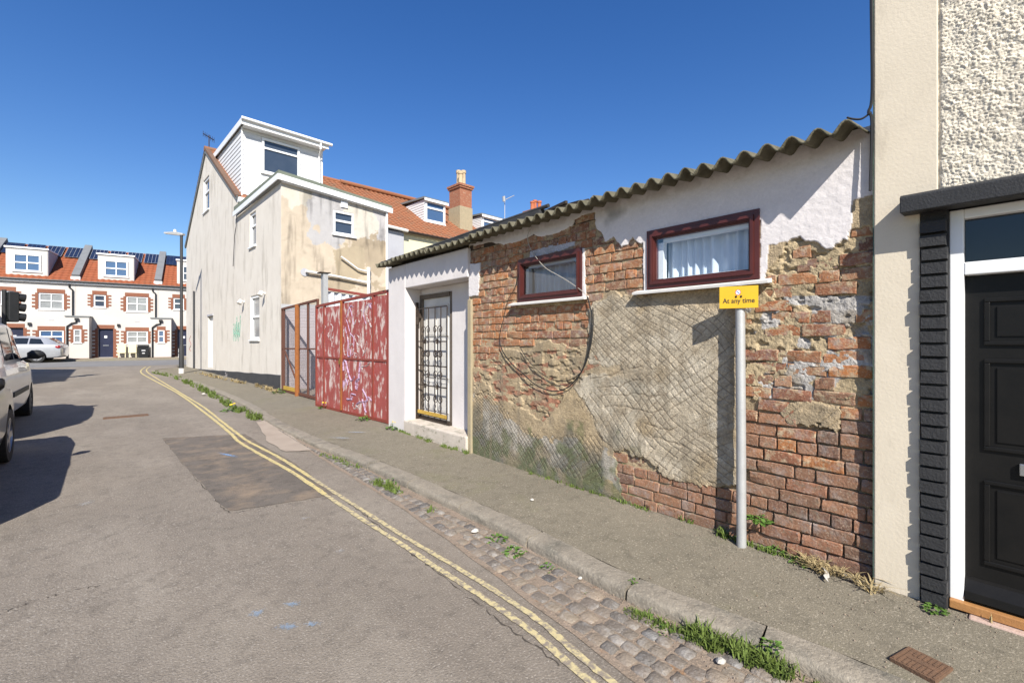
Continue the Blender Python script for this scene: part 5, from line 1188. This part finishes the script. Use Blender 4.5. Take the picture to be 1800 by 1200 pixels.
mb = MB(); mb.prism([(-.30, -.32, .80), (-.30, .30, .80), (-.30, .30, .88), (-.30, -.1, .90), (-.30, -.32, .84)], (.60, 0, 0)); mb.tube([(-.25, .34, .84), (.25, .34, .84)], .02, 8); mb.build('bin_lid', 'black_plastic', wb)
for s in (-1, 1): o = MB().lathe([(.10, -.03), (.10, .03)], (.24*s, .2, .10), 14, 'x'); o.build('wheel', 'black_plastic', wb)
MB().box(-.10, .10, -.262, -.255, .52, .62).build('number_label', 'print_white', wb); MB().box(-.07, .07, -.25, -.243, .34, .40).build('number_label', 'print_white', wb)

# ================================================================ street lamp and traffic signal
lp = empty('street_lamp', gp(319, 656, .06), 0, 'slim black street lamp with pale head beside the gable corner', 'lamp post')
mb = MB(); mb.lathe([(.085, 0), (.085, 1.05), (.055, 1.15), (.05, 5.45), (.04, 5.52)], n=14); smooth_angle(mb.build('column', 'black_paint', lp), 30)
MB().lathe([(.09, -.02), (.09, .20)], n=14).build('base_band', 'white_sill', lp)
for z, a in ((.62, .2), (.82, -.4)): MB().prism([(-.09, -.05, z), (-.09, .05, z), (-.09, .05, z+.16), (-.09, -.05, z+.16)], (-.006, 0, 0)).build('sticker', 'print_white', lp)
hd = MB(); hd.prism([(-.62, -.09, 5.50), (-.05, -.06, 5.44), (.08, -.06, 5.46), (.08, -.06, 5.52), (-.2, -.09, 5.57), (-.60, -.09, 5.55)], (0, .16, 0)); hdo = hd.build('lamp_head', 'galvanised', lp); MB().lathe([(.05, 0), (.05, .10), (.02, .12)], (-.25, 0, 5.56), 10).build('photocell', 'white_sill', hdo)
hdo.rotation_euler = (0, 0, R(-38))
ts = empty('traffic_signal', gp(9, 672, .05)-Vector((.02, 0, .0)), R(20), 'black traffic signal head seen from behind above the silver car', 'traffic light')
dts = SA*ts.location.x+CA*ts.location.y; zt = CAMZ+(600-512)/FPX*dts-ts.location.z
mb = MB(); mb.tube([(0, 0, 0), (0, 0, zt+.05)], .055, 10); mb.build('pole', 'black_paint', ts)
hh = MB(); hh.box(.06, .30, -.14, .14, zt-.95, zt)
hdt = hh.build('signal_head', 'black_plastic', ts, bevel=.03)
for k in range(3):
    z = zt-.16-k*.31; m = MB(); m.tube([(.30, 0, z), (.46, 0, z-.02)], [.125, .13], 14, cap=False); m.build('visor', 'black_plastic', ts); MB().tube([(.296, 0, z), (.305, 0, z)], .11, 14).build('lens', 'dark_glass', ts)
for zz in (zt-.25, zt-.8): MB().box(0, .07, -.02, .02, zz, zz+.05).build('bracket', 'black_plastic', ts)
# ================================================================ cars
pm('paint_silver', (.50, .51, .52), (.46, .47, .48), scale=2, rough=.28, metal=.5, bump=0, coat=.8, mottle=.3)
pm('paint_grey', (.22, .225, .20), (.20, .205, .185), scale=2, rough=.28, metal=.55, bump=0, coat=.8, mottle=.3)
pm('paint_white', (.56, .58, .60), (.52, .54, .56), scale=2, rough=.3, metal=.25, bump=0, coat=.8, mottle=.3)
pm('car_glass', (.012, .016, .02), rough=.04, bump=0, spec=.7); pm('rubber', (.018, .018, .018), (.03, .03, .028), scale=20, rough=.85, bump=.2); pm('alloy', (.45, .45, .46), rough=.35, metal=.8, bump=0)
pm('hubcap', (.06, .06, .062), (.10, .10, .10), scale=10, rough=.6, bump=0); pm('trim_black', (.02, .02, .02), rough=.6, bump=.1); pm('lamp_clear', (.62, .60, .55), (.75, .55, .30), scale=9, rough=.1, bump=0, coat=1, mottle=1); pm('lamp_red', (.30, .012, .01), rough=.15, bump=0, coat=1); pm('plate_yellow', (.6, .45, .03), rough=.5, bump=0)
def car(name, label, L, W, st, wheels, wr, paint, rimmat, group=None, spokes=5, sidewin=(), mirror=None, lamps=(), heading=0):
    """local: y forward from the tail 0..L, x to the right. st: stations (y, zlow, zbelt, ztop, wbelt, wtop)"""
    c = empty(name, (0, 0, 0), heading, label, 'car', group)
    # refine stations
    S = []
    for a, b in zip(st, st[1:]):
        k = max(1, int((b[0]-a[0])/.09))
        for i in range(k): t = i/k; S.append(tuple(a[j]+(b[j]-a[j])*t for j in range(6)))
    S.append(st[-1]); mb = MB(); vs = []; hp = 11
    def sec(s):
        y, zl, zb, zt, wb, wt = s; h = zb-zl
        P = [(0, zl), (wb*.82, zl), (wb*.95, zl+.06), (wb*.995, zl+h*.28), (wb*1.0, zl+h*.55), (wb*.985, zl+h*.82), (wb*.955, zb)]
        cab = zt-zb; P += [(wb*.955+(wt-wb*.955)*.10-.005, zb+cab*.06), (wt+.02*(cab > .2), zt-.09*min(1, cab/.4)), (wt*.86, zt-.018*min(1, cab/.3)), (0, zt)]
        return P
    for s in S:
        P = sec(s)
        vs += [(x, s[0], z) for x, z in P]+[(-x, s[0], z) for x, z in P[-2:0:-1]]
    m = 2*hp-2; n = len(S)
    fs = [(i*m+k, i*m+(k+1) % m, (i+1)*m+(k+1) % m, (i+1)*m+k) for i in range(n-1) for k in range(m)]+[tuple(range(m)), tuple(range((n-1)*m, n*m))[::-1]]
    mb.add(vs, fs); body = mb.build('body', [paint, 'trim_black'], c)
    # wheel arches cut with a boolean, then baked
    cut = MB()
    for wy in wheels:
        for sx in (-1, 1): cut.lathe([(wr+.055, -.16), (wr+.055, .16)], (sx*(W/2-.10), wy, wr), 28, 'x')
    co_ = cut.build('cutter', 'trim_black'); md = body.modifiers.new('arch', 'BOOLEAN'); md.operation = 'DIFFERENCE'; md.object = co_; md.solver = 'EXACT'
    bpy.context.view_layer.update(); me = bpy.data.meshes.new_from_object(body.evaluated_get(bpy.context.evaluated_depsgraph_get()))
    body.modifiers.clear(); body.data = me; bpy.data.objects.remove(co_); smooth_angle(body, 32)
    def at(y):
        for a, b in zip(S, S[1:]):
            if a[0] <= y <= b[0]: t = (y-a[0])/max(b[0]-a[0], 1e-6); return tuple(a[j]+(b[j]-a[j])*t for j in range(6))
        return S[-1]
    def side_pt(y, f, sx, off=.006):                      # f 0 at the belt, 1 at the roof rail
        P = sec(at(y)); a, b = P[7], P[8]; return (sx*(a[0]+(b[0]-a[0])*f+off), y, a[1]+(b[1]-a[1])*f)
    for sx in (-1, 1):
        for (ya, yb, ta, tb) in sidewin:                  # lower ya..yb, upper ta..tb
            k = 8; q = MB(); v = []
            for i in range(k+1):
                u = i/k
                for f in (.06, .35, .65, .93): yy = (ya+(yb-ya)*u)*(1-f)+(ta+(tb-ta)*u)*f; v.append(side_pt(yy, f, sx))
            q.add(v, [(i*4+j, (i+1)*4+j, (i+1)*4+j+1, i*4+j+1) for i in range(k) for j in range(3)]); q.build('side_window', 'car_glass', c, smooth=True)
        for wy in wheels:
            wh = MB(); wh.lathe([(wr*.60, -.03), (wr*.66, -.10), (wr*.97, -.10), (wr, -.06), (wr, .06), (wr*.97, .10), (wr*.66, .10), (wr*.60, .03)], (0, 0, 0), 28, 'x'); w_ = wh.build('wheel', 'rubber', c); smooth_angle(w_, 40); w_.location = (sx*(W/2-.115), wy, wr)
            rm = MB(); rm.lathe([(wr*.64, .02), (wr*.66, .095), (wr*.60, .098), (wr*.58, .05)], n=28, axis='x'); rm.lathe([(wr*.60, .03), (wr*.60, .045)], n=20, axis='x')
            for k in range(spokes): a = 2*math.pi*k/spokes; rm.beam((.075, 0, 0), (.078, wr*.60*math.cos(a), wr*.60*math.sin(a)), .07, .03, up=(1, 0, 0))
            rm.lathe([(.06, .06), (.06, .095)], n=12, axis='x'); r_ = rm.build('rim', rimmat, w_)
            if sx < 0: r_.scale = (-1, 1, 1)
    if mirror:
        my, mz = mirror[:2]; mk_ = mirror[2] if len(mirror) > 2 else 1.0
        for sx in (-1, 1):
            q = MB(); x = sx*(side_pt(my, 0, 1)[0]); q.tube([(x-sx*.02, my, mz-.05), (x+sx*.08, my-.02, mz-.02)], .025, 8); q.tube([(x+sx*.05*mk_, my-.02, mz+.02), (x+sx*.10*mk_, my+.0, mz+.03), (x+sx*.20*mk_, my-.01, mz+.03), (x+sx*.25*mk_, my-.04, mz+.01)], [.05, .085, .08, .03], 12); smooth_angle(q.build('wing_mirror', 'trim_black', c), 50)
    for (nm, mat, x, y, z, dx, dy, dz) in lamps:
        for sx in (-1, 1):
            q = MB(); q.lathe([(.30, -.5), (.42, -.40), (.5, -.1), (.5, .1), (.42, .40), (.30, .5)], n=14, axis='x'); o = q.build(nm, mat, c); smooth_angle(o, 60); o.location = (sx*x, y, z); o.scale = (dx, dy, dz)
    return c
# windscreen and rear window as panes on the loft
def screen(c, y0, z0, w0, y1, z1, w1, name):
    q = MB(); q.quad((-w0, y0, z0), (w0, y0, z0), (w1, y1, z1), (-w1, y1, z1)); return q.build(name, 'car_glass', c)
hatch = [(0, .35, .80, .86, .70, .55), (.04, .28, .92, .98, .82, .62), (.14, .25, .97, 1.20, .86, .62), (.42, .22, .95, 1.36, .875, .58), (1.2, .21, .94, 1.43, .88, .58), (2.0, .21, .93, 1.40, .88, .57), (2.45, .21, .925, 1.28, .88, .57), (3.02, .22, .945, 1.0, .875, .62), (3.7, .23, .86, .90, .85, .60), (4.02, .26, .70, .75, .79, .55), (4.12, .34, .58, .62, .66, .45)]
c1 = car('parked_car', 'grey parked hatchback cut off by the left edge, nearest the camera', 4.12, 1.76, hatch, (.68, 3.27), .325, 'paint_grey', 'alloy', 'cars parked at the left kerb', 5,
         [(.75, 1.45, .85, 1.42), (1.52, 2.45, 1.50, 2.12)], (2.20, .98, .45), [('headlamp', 'lamp_clear', .70, 3.80, .76, .22, .44, .20), ('tail_lamp', 'lamp_red', .74, .12, .88, .16, .16, .26)])
screen(c1, 3.0, 1.01, .60, 2.35, 1.385, .52, 'windscreen'); screen(c1, .10, 1.10, .52, .36, 1.40, .50, 'rear_window')
c1.location = (-.94-.88, 9.10-4.12, g(7.5)+.001)
mpv = [(0, .38, .95, 1.05, .74, .60), (.05, .30, 1.02, 1.35, .83, .68), (.14, .26, 1.05, 1.70, .85, .68), (.6, .24, 1.06, 1.78, .86, .69), (1.8, .23, 1.06, 1.79, .865, .69), (2.35, .23, 1.05, 1.74, .865, .67), (2.75, .23, 1.04, 1.50, .865, .64), (3.22, .24, 1.03, 1.09, .86, .62), (3.72, .25, .92, .96, .83, .58), (3.98, .30, .74, .78, .74, .5), (4.05, .38, .62, .66, .6, .42)]
c2 = car('parked_car', 'tall silver white parked van like car with black wing mirror, second from the camera', 4.05, 1.73, mpv, (.72, 3.28), .30, 'paint_white', 'hubcap', 'cars parked at the left kerb', 7,
         [(.85, 1.62, .85, 1.60), (1.72, 2.85, 1.70, 2.32)], (2.80, 1.16), [('headlamp', 'lamp_clear', .64, 3.78, .80, .22, .34, .24), ('tail_lamp', 'lamp_red', .74, .10, 1.2, .12, .12, .5)])
screen(c2, 3.2, 1.10, .60, 2.42, 1.72, .58, 'windscreen')
for sx in (-1, 1): MB().box(sx*.862-.012, sx*.862+.012, 1.1, 2.75, .55, .63).build('rub_strip', 'trim_black', c2)
c2.location = (-1.19-.865, 9.50, g(11)+.001)
est = [(0, .42, .80, .84, .72, .58), (.05, .32, .92, .96, .84, .64), (.20, .26, .98, 1.10, .89, .62), (.62, .23, .985, 1.40, .90, .60), (1.5, .21, .98, 1.475, .91, .61), (2.5, .21, .965, 1.46, .91, .60), (2.9, .21, .955, 1.34, .91, .59), (3.5, .22, .94, .99, .90, .62), (4.2, .23, .84, .88, .87, .60), (4.6, .27, .68, .72, .80, .55), (4.72, .36, .58, .62, .66, .45)]
c3 = car('parked_car', 'silver estate car parked side on before the white terrace', 4.72, 1.82, est, (.98, 3.72), .325, 'paint_silver', 'alloy', None, 5,
         [(.70, 1.30, .90, 1.28), (1.36, 2.22, 1.34, 2.18), (2.28, 3.20, 2.24, 2.74)], (3.05, 1.0), [('headlamp', 'lamp_clear', .74, 4.38, .74, .22, .40, .20), ('tail_lamp', 'lamp_red', .76, .16, .86, .26, .26, .20)])
screen(c3, .16, 1.06, .60, .56, 1.36, .56, 'rear_window'); c3.rotation_euler = (0, 0, R(90)+TR); c3.location = on_terrace(-1.95, -2.75, g(36)+.006)

# ================================================================ house on the left, out of frame; its shadow falls across the junction
lh = empty('corner_house', (-8.75, 19.8, .1), 0, 'white corner house left of the frame whose shadow crosses the junction', 'house')
MB().box(-4, 4.35, -3.6, 3.2, -.3, 5.0).build('wall', 'terrace_white', lh)
mb = MB(); mb.prism([(-4.2, -3.8, 5.0), (4.5, -3.8, 5.0), (.15, -3.8, 7.2)], (0, 7.2, 0)); mb.build('roof', 'roof_tile_brown', lh)

# ================================================================ weeds, grass and litter
def blade_clump(seed, n, h, spread, lean=.5, w=.006):
    rs = random.Random(seed); mb = MB()
    for _ in range(n):
        a = rs.uniform(0, 6.28); r = spread*math.sqrt(rs.random()); x, y = r*math.cos(a), r*math.sin(a); hh = h*rs.uniform(.45, 1.1); la = rs.uniform(0, 6.28); ln = lean*rs.uniform(.2, 1)*hh
        dx, dy = math.cos(la), math.sin(la); ww = w*rs.uniform(.6, 1.3); sx, sy = -dy*ww, dx*ww
        p1 = (x+dx*ln*.35, y+dy*ln*.35, hh*.6); p2 = (x+dx*ln, y+dy*ln, hh*(.95 if ln < hh*.3 else .8))
        mb.add([(x-sx, y-sy, -.01), (x+sx, y+sy, -.01), (p1[0]+sx*.8, p1[1]+sy*.8, p1[2]), (p1[0]-sx*.8, p1[1]-sy*.8, p1[2]), p2], [(0, 1, 2, 3), (3, 2, 4)])
    return mb
def leaf_clump(seed, n, r, ls):
    rs = random.Random(seed); mb = MB()
    for _ in range(n):
        a = rs.uniform(0, 6.28); q = r*math.sqrt(rs.random()); x, y = q*math.cos(a), q*math.sin(a); z = rs.uniform(.005, r*.7)*(1.15-q/r); s = ls*rs.uniform(.6, 1.25); b = a+rs.uniform(-.7, .7); t = rs.uniform(-.2, .7)
        d = Vector((math.cos(b)*math.cos(t), math.sin(b)*math.cos(t), math.sin(t))); sd = Vector((-math.sin(b), math.cos(b), rs.uniform(-.3, .3))).normalized(); o = Vector((x, y, z))
        dn = Vector((0, 0, -.25*s))
        mb.add([o, o+d*s*.45+sd*s*.33, o+d*s*1.0+dn, o+d*s*.45-sd*s*.33], [(0, 1, 2, 3)])
    return mb
def edge_strip(name, pix, label, off, h, n, spread, mat='grass', cat='grass', lean=.9, thr=.36):
    mb = MB(); rs = random.Random(hash(label) % 1000 if False else len(label)*7+int(pix[0][0]))
    P = [gp(p[0], p[1], off) for p in pix]
    for i in range(n):
        t = rs.random()*(len(P)-1); k = min(int(t), len(P)-2); q = P[k].lerp(P[k+1], t-k); dens = fbm(np.array([q.y*3.0]), np.array([q.x*3.0+len(label)]), 2, 7)[0]
        if dens < thr: continue
        b = blade_clump(rs.randint(0, 99999), 7, h*rs.choice((.5, .7, .9, 1.3))*(.4+dens), .025, lean, .0035+.0010*q.length/3)
        ox, oy = q.x+rs.uniform(-spread, spread), q.y+rs.uniform(-spread, spread)
        mb.add([(v[0]+ox, v[1]+oy, v[2]+q.z) for v in b.v], b.f)
    return tag(mb.build(name, mat), label, cat, kind='stuff')
edge_strip('gutter_grass', [(1215, 1120), (1262, 1140), (1320, 1162), (1380, 1192), (1470, 1240)], 'lush green grass growing along the near kerb foot', 0, .08, 210, .05, thr=.42)
edge_strip('gutter_grass', [(1100, 1075), (1150, 1098), (1215, 1122)], 'thin grass in the gutter below the kerb joint', 0, .05, 60, .025)
edge_strip('gutter_grass', [(655, 850), (690, 862), (735, 880), (762, 900)], 'bright weedy grass along the middle kerb foot', 0, .07, 150, .05)
edge_strip('gutter_grass', [(545, 792), (580, 805), (630, 825)], 'short green tufts at the kerb foot by the porch', 0, .06, 70, .04)
edge_strip('gutter_grass', [(270, 655), (310, 664), (350, 682), (385, 702), (420, 722), (455, 738)], 'green weeds lining the far kerb towards the lamp post', 0, .13, 420, .10)
edge_strip('wall_grass', [(842, 803), (960, 840), (1080, 878), (1180, 910), (1290, 948), (1400, 984)], 'sparse grass and moss where the brick wall meets the pavement', PZ, .028, 170, .018, thr=.42)
edge_strip('wall_grass', [(690, 752), (720, 762), (780, 785), (825, 798)], 'low grass along the foot of the white porch step', PZ, .05, 90, .03)
edge_strip('wall_grass', [(1200, 912), (1240, 925), (1280, 945)], 'grass tuft at the wall foot beside the sign post', PZ, .10, 60, .04)
edge_strip('dry_stalks', [(1400, 986), (1450, 1002), (1500, 1020), (1532, 1034)], 'tangle of dry straw stalks in the corner by the cream pilaster', PZ, .085, 60, .05, 'dry_grass', 'dry stalks', 3.0, .2)
edge_strip('dry_stalks', [(345, 655), (400, 668), (450, 678), (490, 690)], 'dry yellow grass along the black plinth of the end house', PZ, .12, 120, .06, 'dry_grass', 'dry stalks', 1.6, .3)
def weed(x, y, off, r, ls, n, label, flower=False, z=0):
    p = gp(x, y, off); w = empty('weed', (p.x, p.y, p.z+z), 0, label, 'weed', 'weeds in the street')
    leaf_clump(int(x*7+y), n, r*.8, ls*.62).build('foliage', 'leaf', w)
    if flower:
        m = MB()
        for k in range(3): m.lathe([(.006, 0), (.025, .006), (.02, .02)], (random.uniform(-r, r)*.6, random.uniform(-r, r)*.6, r*.7), 8)
        m.build('flower', 'dandelion', w)
    return w
weed(1044, 1046, 0, .045, .045, 9, 'small broad leaved seedling in the setts just below the kerb joint')
weed(1112, 1022, .075, .030, .035, 16, 'tiny green sprout in the kerb joint on the pavement edge')
weed(1357, 1135, .075, .045, .045, 30, 'bushy sprout at the kerb top beside the lush grass')
weed(1132, 1086, 0, .05, .04, 40, 'compact weed against the kerb right of the joint')
weed(1170, 1112, 0, .05, .04, 34, 'compact weed close to the near end of the kerb grass')
weed(873, 950, 0, .09, .06, 50, 'leafy weed in the gutter beside the white pebble')
weed(903, 972, 0, .09, .065, 55, 'larger leafy weed in the gutter against the kerb')
weed(965, 1000, 0, .07, .05, 40, 'low weed in the gutter midway along the near kerb')
weed(690, 848, 0, .10, .07, 45, 'leafy weed at the far end of the middle kerb')
weed(572, 716, PZ, .13, .10, 55, 'dandelion growing under the left end of the red gate', True)
weed(640, 738, PZ, .14, .09, 60, 'weed spreading under the middle of the red gate')
weed(692, 753, PZ, .13, .09, 55, 'dandelion at the foot of the white porch pillar', True)
weed(490, 690, PZ, .16, .12, 60, 'dark green weed at the corner of the black plinth')
weed(1365, 968, PZ, .065, .05, 60, 'leafy weed at the wall foot right of the sign post')
weed(1408, 988, PZ, .06, .05, 60, 'creeping weed at the wall foot near the dry stalks')
weed(1643, 1072, PZ, .055, .045, 50, 'bright weed at the foot of the black brick pier')
weed(404, 722, .0, .18, .11, 60, 'yellow flowered weed in the far gutter', True)
p = gp(1336, 940, PZ); w = empty('weed', (WX-.03, wx(1338, 912, WX)[0], wx(1338, 912, WX)[1]), 0, 'green weed sprouting from a joint low in the brick wall', 'weed', 'weeds in the street'); leaf_clump(77, 60, .055, .05).build('foliage', 'leaf', w)
p = gp(1745, 1098, .1); w = empty('weed', (p.x, p.y, .105), 0, 'single thin yellow sprig before the timber threshold', 'weed', 'weeds in the street'); blade_clump(12, 6, .07, .012, .5, .004).build('foliage', 'dry_grass', w)
# litter
p = gp(1447, 1020, PZ); P = cat_rom([(p.x, p.y-.02, .006), (p.x+.03, p.y, .012), (p.x+.06, p.y+.0, .008), (p.x+.11, p.y+.02, .02), (p.x+.14, p.y+.05, .008)], 5)
mb = MB(); vs = []
for i, q in enumerate(P): u = i/len(P); vs += [(q.x-.004, q.y-.008-.01*math.sin(u*3), q.z+PZ), (q.x+.004, q.y+.008, q.z+PZ+.008)]
mb.add(vs, [(2*i, 2*i+1, 2*i+3, 2*i+2) for i in range(len(P)-1)]); o = mb.build('rag_strip', 'litter_white'); sdm = o.modifiers.new('thickness', 'SOLIDIFY'); sdm.thickness = .002; tag(o, 'curled strip of white rag lying near the dry stalks', 'litter')
def pebble(x, y, off, s, label, mat='litter_white', group=None):
    c = gp(x, y, off); mb = MB(); rs = random.Random(int(x)); prof = [(s*.5, 0), (s, s*.35), (s*.8, s*.75), (s*.25, s)]; mb.lathe(prof, n=9); mb.v = [(v[0]*rs.uniform(.75, 1.2), v[1]*rs.uniform(.75, 1.2), v[2]*rs.uniform(.8, 1.1)) for v in mb.v]
    o = mb.build('pebble', mat); o.location = (c.x, c.y, c.z+.004); return tag(o, label, 'stone', group)
pebble(835, 936, .008, .030, 'white chipped stone in the gutter beside a leafy weed')
pebble(1268, 1166, .012, .022, 'small white fragment in the grass of the near gutter')
pebble(1020, 1018, .01, .014, 'small pale pebble in the gutter below the kerb')
pebble(935, 880, .09, .018, 'pale lump on the pavement before the brick wall')
pebble(358, 694, .02, .05, 'scrap of white litter among the far gutter weeds')
# grit scattered on pavement and gutter: far too small to count
mb = MB(); rs = random.Random(3)
def grit_at(x, y, z, s):
    b = [Vector((x+s*rs.uniform(.5, 1)*math.cos(a), y+s*rs.uniform(.5, 1)*math.sin(a), z)) for a in (0, 1.6, 3.1, 4.7)]
    mb.add(b+[Vector((x, y, z+s*.8))], [(0, 1, 4), (1, 2, 4), (2, 3, 4), (3, 0, 4)])
for i in range(1500):
    y = rs.uniform(-.2, 5.5); x = rs.uniform(kerb_x(y)+.2, 3.38)
    if rs.random() < .55: x = 3.37-abs(rs.gauss(0, .12))
    u = (x-kerb_x(y)-KW)/(3.4-kerb_x(y)-KW); grit_at(x, y, g(y)+kerb_h(y)+(PZ-kerb_h(y))*max(0, min(1, u))+.004, rs.uniform(.0025, .007))
for i in range(1300):
    y = rs.uniform(.0, 6.5); x = kerb_x(y)-abs(rs.gauss(.03, .10)); grit_at(x, y, g(y)+.012, rs.uniform(.003, .008))
tag(mb.build('grit', 'gutter_grit'), 'loose grit scattered along the wall foot and gutter', 'grit', kind='stuff')
